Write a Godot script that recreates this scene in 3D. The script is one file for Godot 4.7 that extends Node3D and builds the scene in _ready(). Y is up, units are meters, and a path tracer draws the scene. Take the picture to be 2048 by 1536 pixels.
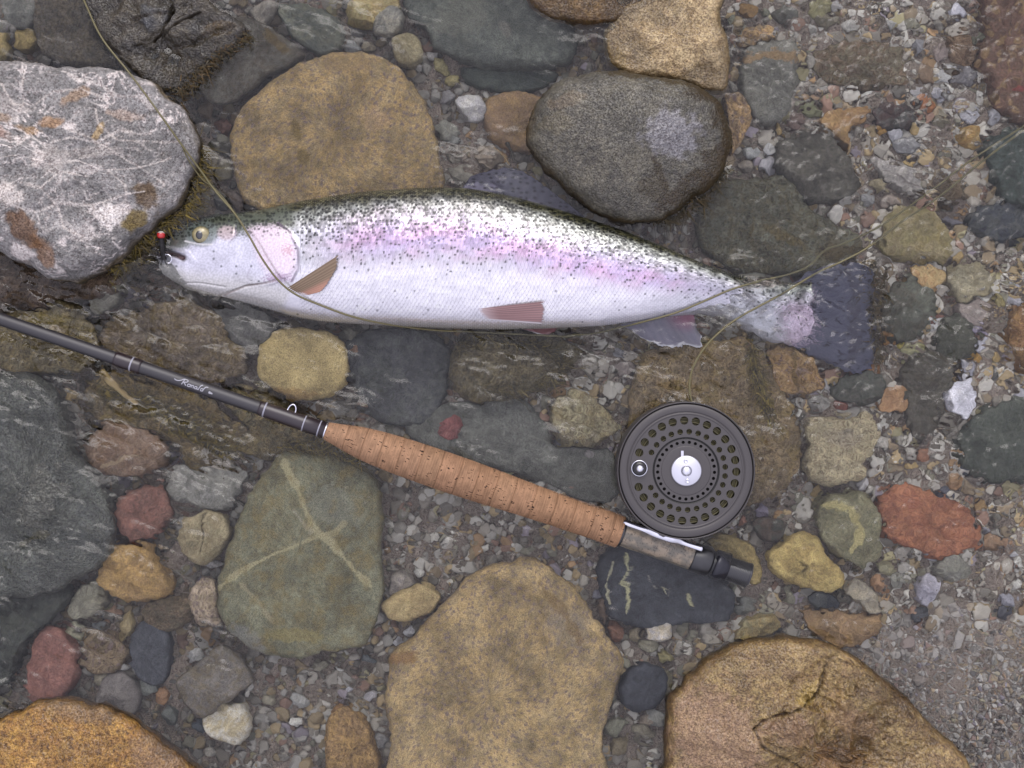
extends Node3D
# A rainbow trout lying on its side in a shallow stony stream, with a fly rod and reel. Metres, y up, water level at y = 0.
# Photograph pixels (2048 x 1536) are used as the plan's drawing units: at() turns a plan point into a place at a given height.

const S := 0.000315      # metres per plan unit at the water level
const EYE := 0.80        # height of the eye over the water
const TONE := 1.18       # base colours over the tones they show under this sky
const LOW := 0.62        # the picture is exposed for the shade, so base colours are this much lower

var taken := {}
var labels := {}
var rng := RandomNumberGenerator.new()
var na := FastNoiseLite.new()
var nb := FastNoiseLite.new()
var nc := FastNoiseLite.new()
var ncell := FastNoiseLite.new()
var mats := {}
var outlines := []       # [PackedVector2Array] of every traced stone, so that the gravel keeps clear of them
var marks := []          # [plan point, words] of the things that labels refer to


func _ready() -> void:
	camera_and_light()
	noises()
	materials()
	stream_bed()
	for d in stone_list():
		stone(d)
	small_stones()
	gravel()
	debris()
	water()
	trout()
	fishing_fly()
	fly_rod()
	fly_reel()
	fly_line()


func camera_and_light() -> void:
	var cam := Camera3D.new()
	cam.name = "camera"
	cam.position = Vector3(0, EYE, 0)
	cam.rotation_degrees = Vector3(-90, 0, 0)
	cam.fov = rad_to_deg(2.0 * atan(768.0 * S / EYE))
	cam.near = 0.02
	cam.far = 60.0
	cam.current = true
	add_child(cam)
	var towards_sun := Vector3(-0.13, 0.80, -0.93).normalized()
	var sky := PanoramaSkyMaterial.new()
	sky.panorama = overcast(towards_sun)
	var env := Environment.new()
	env.background_mode = Environment.BG_SKY
	env.sky = Sky.new()
	env.sky.sky_material = sky
	env.background_energy_multiplier = 1.0
	env.tonemap_mode = Environment.TONE_MAPPER_LINEAR
	env.tonemap_exposure = 1.55
	env.sdfgi_enabled = true
	env.ssao_enabled = true
	env.ssil_enabled = true
	var we := WorldEnvironment.new()
	we.name = "world_environment"
	we.environment = env
	add_child(we)
	var sun := DirectionalLight3D.new()
	sun.name = "sun"
	sun.light_energy = 0.22
	sun.light_color = Color(1.0, 0.965, 0.95)
	sun.light_angular_distance = 44.0
	sun.shadow_enabled = true
	# the bright part of the cloud stands over the far bank (towards -z), a little to the right
	sun.look_at_from_position(towards_sun, Vector3.ZERO, Vector3.UP)
	add_child(sun)


func overcast(sun: Vector3) -> ImageTexture:
	# a bright overcast sky: three times as bright overhead as at the horizon, soft cloud, and a wide glow where the sun stands behind it
	var cloud := FastNoiseLite.new()
	cloud.seed = 91
	cloud.noise_type = FastNoiseLite.TYPE_SIMPLEX_SMOOTH
	cloud.frequency = 1.7
	cloud.fractal_octaves = 4
	var w := 512
	var h := 256
	var im := Image.create(w, h, false, Image.FORMAT_RGBF)
	for j in h:
		var up := (0.5 - (j + 0.5) / h) * PI
		for i in w:
			var a := ((i + 0.5) / w) * TAU
			var d := Vector3(-sin(a) * cos(up), sin(up), -cos(a) * cos(up))
			if d.y < 0.0:
				im.set_pixel(i, j, Color(0.12, 0.12, 0.11))
				continue
			var l := (1.0 + 2.0 * d.y) / 3.0
			var flat := d / (0.35 + d.y)
			l *= 1.0 + 0.30 * cloud.get_noise_3d(flat.x, 0.0, flat.z)
			var off := rad_to_deg(acos(clampf(d.dot(sun), -1.0, 1.0)))
			var glow := 3.4 * exp(-pow(off / 17.0, 2.0)) + 0.55 * exp(-off / 30.0)
			im.set_pixel(i, j, Color(l * 0.965, l * 0.95, l * 1.14) + Color(glow, glow * 0.965, glow * 0.93))
	return ImageTexture.create_from_image(im)


func noises() -> void:
	rng.seed = 4711
	na.seed = 11; na.noise_type = FastNoiseLite.TYPE_SIMPLEX_SMOOTH; na.frequency = 1.0; na.fractal_type = FastNoiseLite.FRACTAL_NONE
	nb.seed = 23; nb.noise_type = FastNoiseLite.TYPE_SIMPLEX_SMOOTH; nb.frequency = 1.0; nb.fractal_type = FastNoiseLite.FRACTAL_FBM; nb.fractal_octaves = 3
	nc.seed = 37; nc.noise_type = FastNoiseLite.TYPE_SIMPLEX; nc.frequency = 1.0; nc.fractal_type = FastNoiseLite.FRACTAL_FBM; nc.fractal_octaves = 2
	ncell.seed = 5; ncell.noise_type = FastNoiseLite.TYPE_CELLULAR; ncell.frequency = 1.0; ncell.fractal_type = FastNoiseLite.FRACTAL_NONE
	ncell.cellular_return_type = FastNoiseLite.RETURN_DISTANCE2_SUB


# ---------------------------------------------------------------- helpers

func at(px: float, py: float, y := 0.0) -> Vector3:
	# the place at height y that shows at this plan point; what lies under water is seen bent by the flat surface
	var x := (px - 1024.0) * S
	var z := (py - 768.0) * S
	if y >= 0.0:
		var k := (EYE - y) / EYE
		return Vector3(x * k, y, z * k)
	var r := sqrt(x * x + z * z)
	if r < 1e-7:
		return Vector3(x, y, z)
	var s2 := r / sqrt(r * r + EYE * EYE) / 1.33
	var k2 := (r - y * s2 / sqrt(1.0 - s2 * s2)) / r
	return Vector3(x * k2, y, z * k2)


func lin(hex: String, k := TONE) -> Color:
	var c := Color(hex).srgb_to_linear()
	return Color(c.r * k * LOW, c.g * k * LOW, c.b * k * LOW)


func numbered(called: String) -> String:
	if not taken.has(called):
		taken[called] = 0
		return called
	taken[called] += 1
	return "%s_%03d" % [called, taken[called]]


func tag(o: Node3D, label: String, category: String, group := "", kind := "") -> void:
	if label != "":
		o.set_meta("label", label)
		labels[label] = true
	if category != "":
		o.set_meta("category", category)
	if group != "":
		o.set_meta("group", group)
	if kind != "":
		o.set_meta("kind", kind)


func thing(called: String, label: String, category: String, where: Vector3, group := "") -> Node3D:
	var o := Node3D.new()
	o.name = numbered(called)
	o.position = where
	add_child(o)
	tag(o, label, category, group)
	return o


func part(called: String, mesh: Mesh, m: Material, parent: Node3D, label := "") -> MeshInstance3D:
	# the mesh's coordinates are world ones; they are kept by undoing the parent's place
	var o := MeshInstance3D.new()
	o.name = called
	o.mesh = mesh
	o.material_override = m
	if parent != self:
		var p := Vector3.ZERO
		var up: Node = parent
		while up != self:
			p += (up as Node3D).position
			up = up.get_parent()
		o.position = -p
	if label != "":
		o.set_meta("label", label)
	parent.add_child(o, true)
	return o


func build(v: PackedVector3Array, idx: PackedInt32Array, col := PackedColorArray(), uv := PackedVector2Array(), closed := true) -> ArrayMesh:
	# turns the faces outwards (Godot's front faces run clockwise) and smooths the normals
	if closed:
		var mid := Vector3.ZERO
		for p in v:
			mid += p
		mid /= v.size()
		var vol := 0.0
		for i in range(0, idx.size(), 3):
			var a := v[idx[i]] - mid
			vol += a.dot((v[idx[i + 1]] - mid).cross(v[idx[i + 2]] - mid))
		if vol > 0.0:
			for i in range(0, idx.size(), 3):
				var t := idx[i + 1]
				idx[i + 1] = idx[i + 2]
				idx[i + 2] = t
	var arr := []
	arr.resize(Mesh.ARRAY_MAX)
	arr[Mesh.ARRAY_VERTEX] = v
	arr[Mesh.ARRAY_INDEX] = idx
	if col.size():
		arr[Mesh.ARRAY_COLOR] = col
	if uv.size():
		arr[Mesh.ARRAY_TEX_UV] = uv
	var st := SurfaceTool.new()
	st.create_from_arrays(arr)
	st.generate_normals()
	var m := ArrayMesh.new()
	var got := st.commit_to_arrays()
	m.add_surface_from_arrays(Mesh.PRIMITIVE_TRIANGLES, got)
	return m


func quads(cols: int, rows: int, wrap: bool, first := 0) -> PackedInt32Array:
	# faces of a grid whose vertex (row i, column j) is number first + i * cols + j
	var idx := PackedInt32Array()
	var across := cols if wrap else cols - 1
	for i in rows - 1:
		for j in across:
			var a := first + i * cols + j
			var b := first + i * cols + (j + 1) % cols
			idx.append_array([a, b, a + cols, b, b + cols, a + cols])
	return idx


func closed_curve(flat: Array, count: int) -> PackedVector2Array:
	# a smooth closed curve through the points, evenly spaced
	var n := flat.size() / 2
	var fine := PackedVector2Array()
	for i in n:
		var p: Array[Vector2] = []
		for k in [-1, 0, 1, 2]:
			var q: int = (i + k + n) % n
			p.append(Vector2(flat[q * 2], flat[q * 2 + 1]))
		for s in 12:
			fine.append(p[1].cubic_interpolate(p[2], p[0], p[3], s / 12.0) * 0.75 + p[1].lerp(p[2], s / 12.0) * 0.25)
	return evenly(fine, count, true)


func evenly(fine: PackedVector2Array, count: int, closed: bool) -> PackedVector2Array:
	var lens := PackedFloat32Array([0.0])
	var m := fine.size()
	var total := 0.0
	for i in (m if closed else m - 1):
		total += fine[i].distance_to(fine[(i + 1) % m])
		lens.append(total)
	var out := PackedVector2Array()
	var k := 0
	for j in count:
		var d := total * j / (count if closed else count - 1)
		while k < lens.size() - 2 and lens[k + 1] < d:
			k += 1
		out.append(fine[k].lerp(fine[(k + 1) % m], clampf((d - lens[k]) / maxf(lens[k + 1] - lens[k], 1e-6), 0, 1)))
	return out


func curve(xs: Array, x: float) -> float:
	# smooth interpolation in a list x0, y0, x1, y1 ...
	var n := xs.size() / 2
	if x <= xs[0]:
		return xs[1]
	for i in n - 1:
		if x <= xs[i * 2 + 2]:
			var t: float = (x - xs[i * 2]) / (xs[i * 2 + 2] - xs[i * 2])
			var p0: float = xs[maxi(i - 1, 0) * 2 + 1]
			var p3: float = xs[mini(i + 2, n - 1) * 2 + 1]
			return lerpf(cubic_interpolate(xs[i * 2 + 1], xs[i * 2 + 3], p0, p3, t), lerpf(xs[i * 2 + 1], xs[i * 2 + 3], t), 0.35)
	return xs[n * 2 - 1]


func to_segment(p: Vector2, a: Vector2, b: Vector2) -> float:
	return p.distance_to(Geometry2D.get_closest_point_to_segment(p, a, b))


func tube(points: PackedVector3Array, radius: float, sides := 8, color := Color.WHITE) -> ArrayMesh:
	var v := PackedVector3Array()
	var c := PackedColorArray()
	var n := points.size()
	for i in n:
		var d := (points[mini(i + 1, n - 1)] - points[maxi(i - 1, 0)]).normalized()
		var side := d.cross(Vector3.UP)
		side = side.normalized() if side.length() > 0.01 else Vector3.RIGHT
		var up := side.cross(d)
		for k in sides:
			var a := TAU * k / sides
			v.append(points[i] + (side * cos(a) + up * sin(a)) * radius)
			c.append(color)
	var idx := quads(sides, n, true)
	for end in [0, (n - 1) * sides]:
		for k in range(1, sides - 1):
			idx.append_array([end, end + k, end + k + 1] if end == 0 else [end, end + k + 1, end + k])
	return build(v, idx, c)


func lathe(centre: Vector3, axis: Vector3, profile: Array, sides := 48, color := Color.WHITE, shade = null) -> ArrayMesh:
	# profile: [along, radius, along, radius ...] round an axis; along and radius in metres
	axis = axis.normalized()
	var side := axis.cross(Vector3(0.31, 0.2, 0.93)).normalized()
	var up := side.cross(axis)
	var v := PackedVector3Array()
	var c := PackedColorArray()
	var uv := PackedVector2Array()
	var rows := profile.size() / 2
	for i in rows:
		for k in sides + 1:
			var a := TAU * k / sides
			v.append(centre + axis * profile[i * 2] + (side * cos(a) + up * sin(a)) * profile[i * 2 + 1])
			uv.append(Vector2(profile[i * 2] * 20.0, float(k) / sides))
			c.append(shade.call(profile[i * 2], a) if shade != null else color)
	return build(v, quads(sides + 1, rows, false), c, uv)


# ---------------------------------------------------------------- materials

func noise_texture(type: int, freq: float, octaves: int, ramp: Array, seed_: int, size := 512, normal := 0.0) -> NoiseTexture2D:
	var n := FastNoiseLite.new()
	n.seed = seed_
	n.noise_type = type
	n.frequency = freq
	n.fractal_octaves = octaves
	n.cellular_return_type = FastNoiseLite.RETURN_CELL_VALUE
	n.cellular_jitter = 1.0
	var t := NoiseTexture2D.new()
	t.width = size
	t.height = size
	t.seamless = true
	t.noise = n
	if normal > 0.0:
		t.as_normal_map = true
		t.bump_strength = normal
	if ramp.size():
		var g := Gradient.new()
		g.offsets = PackedFloat32Array(ramp[0])
		g.colors = PackedColorArray(ramp[1])
		t.color_ramp = g
	return t


func stone_material(albedo: Texture2D, height: Texture2D, relief: float, rough: float, tile: float, spec := 0.5) -> StandardMaterial3D:
	var m := StandardMaterial3D.new()
	m.vertex_color_use_as_albedo = true
	m.albedo_texture = albedo
	m.roughness = rough
	m.metallic_specular = spec
	m.uv1_triplanar = true
	m.uv1_world_triplanar = true
	m.uv1_scale = Vector3.ONE / tile
	m.uv1_triplanar_sharpness = 3.0
	m.heightmap_enabled = true
	m.heightmap_texture = height
	m.heightmap_scale = relief
	return m


func plain(color: Color, rough: float, metal := 0.0, spec := 0.5) -> StandardMaterial3D:
	var m := StandardMaterial3D.new()
	m.albedo_color = lowered(color) if metal < 0.7 else color
	m.roughness = rough
	m.metallic = metal
	m.metallic_specular = spec
	return m


func lowered(c: Color) -> Color:
	var l := c.srgb_to_linear()
	return Color(l.r * LOW, l.g * LOW, l.b * LOW, c.a).linear_to_srgb()


func tinted(rough: float, metal := 0.0, spec := 0.5) -> StandardMaterial3D:
	var m := plain(Color.WHITE, rough, metal, spec)
	m.vertex_color_use_as_albedo = true
	return m


func materials() -> void:
	var g := func(v: float) -> Color: return Color(v, v, v)
	# fine mineral grain: mid grey with dark and light grains
	var grain := noise_texture(FastNoiseLite.TYPE_SIMPLEX, 0.085, 4, [[0.0, 0.28, 0.42, 0.60, 0.74, 1.0], [g.call(0.70), g.call(0.80), g.call(0.90), g.call(0.93), g.call(1.0), g.call(1.0)]], 3)
	var speckle := noise_texture(FastNoiseLite.TYPE_CELLULAR, 0.10, 2, [[0.0, 0.30, 0.42, 0.62, 0.78, 1.0], [Color(0.64, 0.61, 0.60), Color(0.79, 0.76, 0.75), Color(0.89, 0.88, 0.87), Color(0.95, 0.94, 0.93), Color(1, 0.98, 0.96), Color(1, 1, 1)]], 8)
	var lumps := noise_texture(FastNoiseLite.TYPE_SIMPLEX, 0.02, 5, [], 14)
	var pits := noise_texture(FastNoiseLite.TYPE_SIMPLEX, 0.05, 5, [[0.0, 0.25, 0.45, 1.0], [g.call(0.0), g.call(0.35), g.call(0.8), g.call(1.0)]], 21)
	mats.wet = stone_material(grain, lumps, 0.05, 0.42, 0.055, 0.5)
	mats.wet_coarse = stone_material(speckle, pits, 0.07, 0.40, 0.05, 0.5)
	mats.dry = stone_material(speckle, pits, 0.07, 0.85, 0.05, 0.4)
	mats.under = stone_material(grain, lumps, 0.05, 0.8, 0.055, 0.3)
	mats.under_coarse = stone_material(speckle, pits, 0.07, 0.8, 0.05, 0.3)
	mats.gravel = tinted(0.7)
	mats.gravel.albedo_texture = grain
	mats.gravel.uv1_triplanar = true
	mats.gravel.uv1_scale = Vector3.ONE * 18.0

	mats.sand = stone_material(speckle, pits, 0.10, 0.9, 0.03, 0.3)

	var w := StandardMaterial3D.new()
	w.transparency = BaseMaterial3D.TRANSPARENCY_ALPHA
	w.albedo_color = Color(0.97, 0.985, 0.97, 0.0)
	w.roughness = 0.0
	w.metallic_specular = 0.5
	w.refraction_enabled = true
	w.refraction_scale = 0.033
	mats.water = w

	# one trout scale and the halves of its neighbours: each plate rises towards the tail and ends in a round edge
	var size := 64
	var im := Image.create(size, size, false, Image.FORMAT_RGB8)
	var rough_im := Image.create(size, size, false, Image.FORMAT_RGB8)
	var tone_im := Image.create(size, size, false, Image.FORMAT_RGB8)
	for j in size:
		for i in size:
			var x := (i + 0.5) / size
			var y := (j + 0.5) / size * 2.0
			var most := 0.0
			for cj in range(-1, 4):
				for ci in range(-2, 3):
					var cx := ci + (0.5 if posmod(cj, 2) == 1 else 0.0)
					var dx := x - cx
					var dy := (y - cj) * 0.82
					if dx * dx + dy * dy < 0.62:
						most = maxf(most, 0.5 + 0.62 * dx - 0.25 * dy * dy)
			im.set_pixel(i, j, Color(most, most, most))
			var lit := 0.84 + 0.16 * smoothstep(0.25, 0.62, most)
			tone_im.set_pixel(i, j, Color(lit, lit, lit))
			var dull := lerpf(0.62, 0.20, smoothstep(0.30, 0.55, most))
			rough_im.set_pixel(i, j, Color(dull, dull, dull))
	mats.scale_tile = ImageTexture.create_from_image(im)
	var f := tinted(0.24, 0.42, 0.7)
	f.albedo_texture = ImageTexture.create_from_image(tone_im)
	f.roughness = 1.0
	f.roughness_texture = ImageTexture.create_from_image(rough_im)
	f.heightmap_enabled = true
	f.heightmap_texture = mats.scale_tile
	f.heightmap_scale = 0.045
	mats.fish = f
	mats.head = tinted(0.25, 0.15, 0.6)
	var fin := tinted(0.5, 0.0, 0.35)
	fin.backlight_enabled = true
	fin.backlight = Color(0.22, 0.20, 0.22)
	mats.fin = fin

	# cork: pale brown grain with dark short lenticels along the handle
	var cim := Image.create(512, 512, false, Image.FORMAT_RGB8)
	var cn := FastNoiseLite.new()
	cn.seed = 77
	cn.noise_type = FastNoiseLite.TYPE_SIMPLEX
	cn.frequency = 1.0
	cn.fractal_octaves = 3
	for j in 512:
		for i in 512:
			var band := cn.get_noise_2d(i * 0.11, j * 0.006)
			var fine := cn.get_noise_2d(i * 0.09 + 90.0, j * 0.09)
			var low := cn.get_noise_2d(i * 0.012 + 40.0, j * 0.012)
			var k := 0.90 + band * 0.13 + fine * 0.05 + low * 0.10
			var c := Color(k, k * 0.985, k * 0.965)
			var pit := cn.get_noise_2d(i * 0.016 + 300.0, j * 0.075)
			var pm := smoothstep(0.72, 0.78, pit + low * 0.6)
			c = c.lerp(Color(0.16, 0.10, 0.08), pm * 0.85)
			cim.set_pixel(i, j, c)
	var cork := tinted(0.75, 0.0, 0.35)
	cork.albedo_texture = ImageTexture.create_from_image(cim)
	cork.uv1_scale = Vector3(1.0, 1.0, 1.0)
	mats.cork = cork

	mats.blank = plain(Color(0.175, 0.165, 0.18), 0.45, 0.0, 0.55)
	mats.thread = plain(Color(0.135, 0.075, 0.10), 0.35, 0.0, 0.5)
	mats.thread.clearcoat_enabled = true
	mats.thread.clearcoat = 0.25
	mats.thread.clearcoat_roughness = 0.25
	mats.white_thread = plain(Color(0.62, 0.62, 0.66), 0.4)
	mats.silver = plain(Color(0.80, 0.80, 0.83), 0.2, 1.0)
	mats.satin = plain(Color(0.74, 0.74, 0.77), 0.34, 0.9)
	mats.black = plain(Color(0.10, 0.10, 0.115), 0.30, 0.0, 0.6)
	mats.reel = plain(Color(0.31, 0.295, 0.295), 0.45, 0.25, 0.5)
	mats.reel_dark = plain(Color(0.12, 0.115, 0.11), 0.5, 0.2, 0.5)
	mats.rod_line = plain(Color(0.43, 0.40, 0.25), 0.45, 0.0, 0.5)


# ---------------------------------------------------------------- stones

const ROCK := {
	# a, b: the two tones that mottle; f: how many mottles a metre; grain: fine change of tone; spk: specks of colour sc, sf a metre; crk: dark cracks; vein: light veins of colour vc; amp: unevenness; e: 1 round .. 0.4 flat-topped
	"tan": {"a": "8f7858", "b": "a1824f", "f": 75.0, "grain": 0.26, "silt": 0.6, "spk": 0.8, "sc": "685858", "sf": 270.0, "amp": 0.05, "e": 0.62, "mat": "under_coarse"},
	"ochre": {"a": "9c7a3c", "b": "8a6238", "f": 80.0, "grain": 0.20, "spk": 0.5, "sc": "503a24", "sf": 330.0, "amp": 0.06, "e": 0.7, "mat": "wet_coarse"},
	"pale": {"a": "aa9872", "b": "94805c", "f": 70.0, "grain": 0.16, "spk": 0.4, "sc": "716050", "sf": 350.0, "amp": 0.07, "e": 0.65, "mat": "wet_coarse"},
	"yellow": {"a": "a8935a", "b": "8e7a48", "f": 60.0, "grain": 0.13, "spk": 0.35, "sc": "6a5a3c", "sf": 260.0, "amp": 0.07, "e": 0.66, "mat": "under"},
	"green": {"a": "646455", "b": "565a52", "f": 50.0, "grain": 0.16, "spk": 0.35, "sc": "3c4038", "sf": 380.0, "amp": 0.06, "e": 0.6, "mat": "under"},
	"dark": {"a": "54544c", "b": "464840", "f": 60.0, "grain": 0.16, "spk": 0.35, "sc": "2e302c", "sf": 380.0, "amp": 0.07, "e": 0.62, "mat": "under"},
	"slate": {"a": "464a50", "b": "3a3d44", "f": 60.0, "grain": 0.10, "spk": 0.06, "sc": "2a2c30", "sf": 300.0, "amp": 0.05, "e": 0.6, "mat": "under"},
	"grey": {"a": "7c7870", "b": "6c6a62", "f": 60.0, "grain": 0.14, "spk": 0.3, "sc": "4c4a48", "sf": 400.0, "amp": 0.06, "e": 0.66, "mat": "under"},
	"brown": {"a": "6c5c42", "b": "5a5240", "f": 90.0, "grain": 0.18, "spk": 0.45, "sc": "3c3424", "sf": 250.0, "amp": 0.10, "e": 0.66, "mat": "under_coarse"},
	"olive": {"a": "7a6a3e", "b": "5f5a44", "f": 110.0, "grain": 0.20, "spk": 0.5, "sc": "4a4020", "sf": 170.0, "amp": 0.12, "e": 0.66, "mat": "under_coarse"},
	"red": {"a": "8a5240", "b": "74483a", "f": 70.0, "grain": 0.18, "spk": 0.3, "sc": "4c3430", "sf": 260.0, "amp": 0.06, "e": 0.6, "mat": "under"},
	"white": {"a": "b4b0b4", "b": "a09c9c", "f": 70.0, "grain": 0.07, "spk": 0.1, "sc": "807c7c", "sf": 250.0, "amp": 0.06, "e": 0.66, "mat": "under"},
	"orange": {"a": "a3794c", "b": "8e6640", "f": 70.0, "grain": 0.14, "spk": 0.2, "sc": "684a34", "sf": 250.0, "amp": 0.06, "e": 0.66, "mat": "under"},
}


func stone(d: Dictionary) -> void:
	var r: Dictionary = ROCK[d.rock].duplicate()
	r.merge(d, true)
	var flat: Array = d.o
	var peri := 0.0
	var lo := Vector2(1e9, 1e9)
	var hi := -lo
	for i in flat.size() / 2:
		var p := Vector2(flat[i * 2], flat[i * 2 + 1])
		var q := Vector2(flat[(i * 2 + 2) % flat.size()], flat[(i * 2 + 3) % flat.size()])
		peri += p.distance_to(q)
		lo = lo.min(p)
		hi = hi.max(p)
	var seg := clampi(int(peri / 2.6), 22, 460)
	var ring := closed_curve(flat, seg)
	# the outline is uneven only near the rim
	var jag := minf(peri * 0.008, 7.0)
	var worn := PackedVector2Array()
	for p in ring:
		worn.append(p + Vector2(nb.get_noise_2d(p.x * 0.016 + 50.0, p.y * 0.016), nb.get_noise_2d(p.x * 0.016, p.y * 0.016 + 80.0)) * jag * 0.9)
	outlines.append(ring)
	var mid_px := (lo + hi) * 0.5
	if d.has("c"):
		mid_px = Vector2(d.c[0], d.c[1])
	var mean_r := 0.0
	for p in ring:
		mean_r += p.distance_to(mid_px)
	mean_r /= seg
	var rings := clampi(int(mean_r / 2.4), 8, 130)
	var under := 5
	var eq: float = d.eq * 0.001
	var top: float = d.top * 0.001
	var deep: float = d.get("deep", maxf(14.0, (d.top - d.eq) * 0.8)) * 0.001
	var size := mean_r * S
	var off := Vector3(rng.randf_range(-40, 40), rng.randf_range(-40, 40), rng.randf_range(-40, 40))
	# flat faces, as if broken or worn off
	var cuts := []
	var lr := RandomNumberGenerator.new()
	lr.seed = int(lo.x * 7 + lo.y * 13) + 5
	for k in int(d.get("cuts", 4)):
		var a := lr.randf() * TAU
		var tilt := lr.randf_range(0.25, 0.95)
		cuts.append([Vector3(cos(a) * tilt, 1.0, sin(a) * tilt).normalized(), lr.randf_range(0.62, 0.86)])
	var e: float = lerpf(r.e, 0.62, 0.45)
	var amp: float = r.amp * 1.45
	var v := PackedVector3Array()
	var pxs := PackedVector2Array()
	var at_mid := at(mid_px.x, mid_px.y, eq)
	var rim := PackedVector3Array()
	var chips := PackedVector3Array()
	for j in seg:
		rim.append(at(ring[j].x, ring[j].y, eq) - at_mid)
		chips.append(at(worn[j].x, worn[j].y, eq) - at_mid - rim[j])
	var hgt := top - eq
	var lowf := 0.9 / size
	var crack_amt: float = r.get("crk", 0.0)
	var crack_f: float = r.get("crf", 30.0)
	var lines: Array = d.get("cracks", [])
	var crags: Array = d.get("crags", [])
	for i in rings + under + 1:
		var ph := (float(i) / rings) * PI * 0.5 if i <= rings else PI * 0.5 + float(i - rings) / under * 1.15
		var rr := pow(sin(ph), lerpf(1.0, e, 0.55)) if i <= rings else pow(maxf(sin(ph), 0.0), 0.9)
		var yy := pow(maxf(cos(ph), 0.0), e) if i <= rings else -pow(-cos(ph), 0.8)
		for j in seg:
			var n := Vector3(rim[j].x / size * rr, yy, rim[j].z / size * rr)
			for c in cuts:
				var over: float = n.dot(c[0]) - c[1]
				if over > 0.0 and i < rings:
					n -= (c[0] as Vector3) * over * 0.8 * (1.0 - pow(rr, 6.0))
			var p := Vector3(n.x * size, eq + (n.y * hgt if n.y > 0.0 else n.y * deep), n.z * size)
			var w := p + Vector3(at_mid.x, 0, at_mid.z) + off
			var bump: float = na.get_noise_3dv(w * lowf) * amp + nb.get_noise_3dv(w * lowf * 3.1) * amp * 0.55 + nc.get_noise_3dv(w * 260.0) * 0.0006 / size * r.get("rough", 1.0)
			var edge := 1.0 - 0.75 * pow(rr, 4.0)
			p.y += bump * size * edge * (1.0 if i <= rings else 0.3)
			var out := Vector3(rim[j].x, 0, rim[j].z).normalized()
			p += out * bump * size * 0.35 * rr
			p += chips[j] * pow(rr, 7.0)
			var q := mid_px.lerp(ring[j], rr)
			if crack_amt > 0.0 and i <= rings:
				var ck := absf(nb.get_noise_3dv(w * crack_f))
				p.y -= smoothstep(0.07, 0.0, ck) * crack_amt * 0.0016
			for l in lines:
				var near := 1e9
				for s in range(2, l.size() - 3, 2):
					near = minf(near, to_segment(q, Vector2(l[s], l[s + 1]), Vector2(l[s + 2], l[s + 3])))
				near += na.get_noise_3dv(w * 180.0) * 3.0
				if near < l[0]:
					p.y -= smoothstep(l[0], 0.0, near) * l[1] * 0.001
			for g in crags:
				var far := Vector2((q.x - g[0]) / g[2], (q.y - g[1]) / g[3]).length() + na.get_noise_3dv(w * 50.0) * 0.4
				if far < 1.0:
					var ridge := absf(nb.get_noise_3dv(w * 75.0)) + 0.5 * absf(nb.get_noise_3dv(w * 170.0))
					p.y -= (smoothstep(1.0, 0.86, far) * 0.5 + smoothstep(0.02, 0.30, ridge) * smoothstep(1.0, 0.75, far) - 0.3 * smoothstep(1.0, 0.8, far)) * g[4] * 0.001
			v.append(p)
			pxs.append(q)
	var cols := stone_colours(v, pxs, at_mid, off, r, d)
	v.append(Vector3(0, eq - deep * 0.9, 0))
	cols.append(Color(0.1, 0.1, 0.1))
	var rows := rings + under + 1
	var idx := quads(seg, rows, true)
	for j in seg:
		idx.append_array([(rows - 1) * seg + j, (rows - 1) * seg + (j + 1) % seg, v.size() - 1])
	var o := MeshInstance3D.new()
	o.name = numbered(d.n)
	o.mesh = build(v, idx, cols)
	o.material_override = mats[r.mat]
	o.position = Vector3(at_mid.x, 0, at_mid.z)
	add_child(o)
	tag(o, d.l, d.get("cat", "stone"), d.get("g", "stones of the stream bed"), "thing")
	if d.has("m"):
		marks.append([mid_px, d.m, mean_r])


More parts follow.
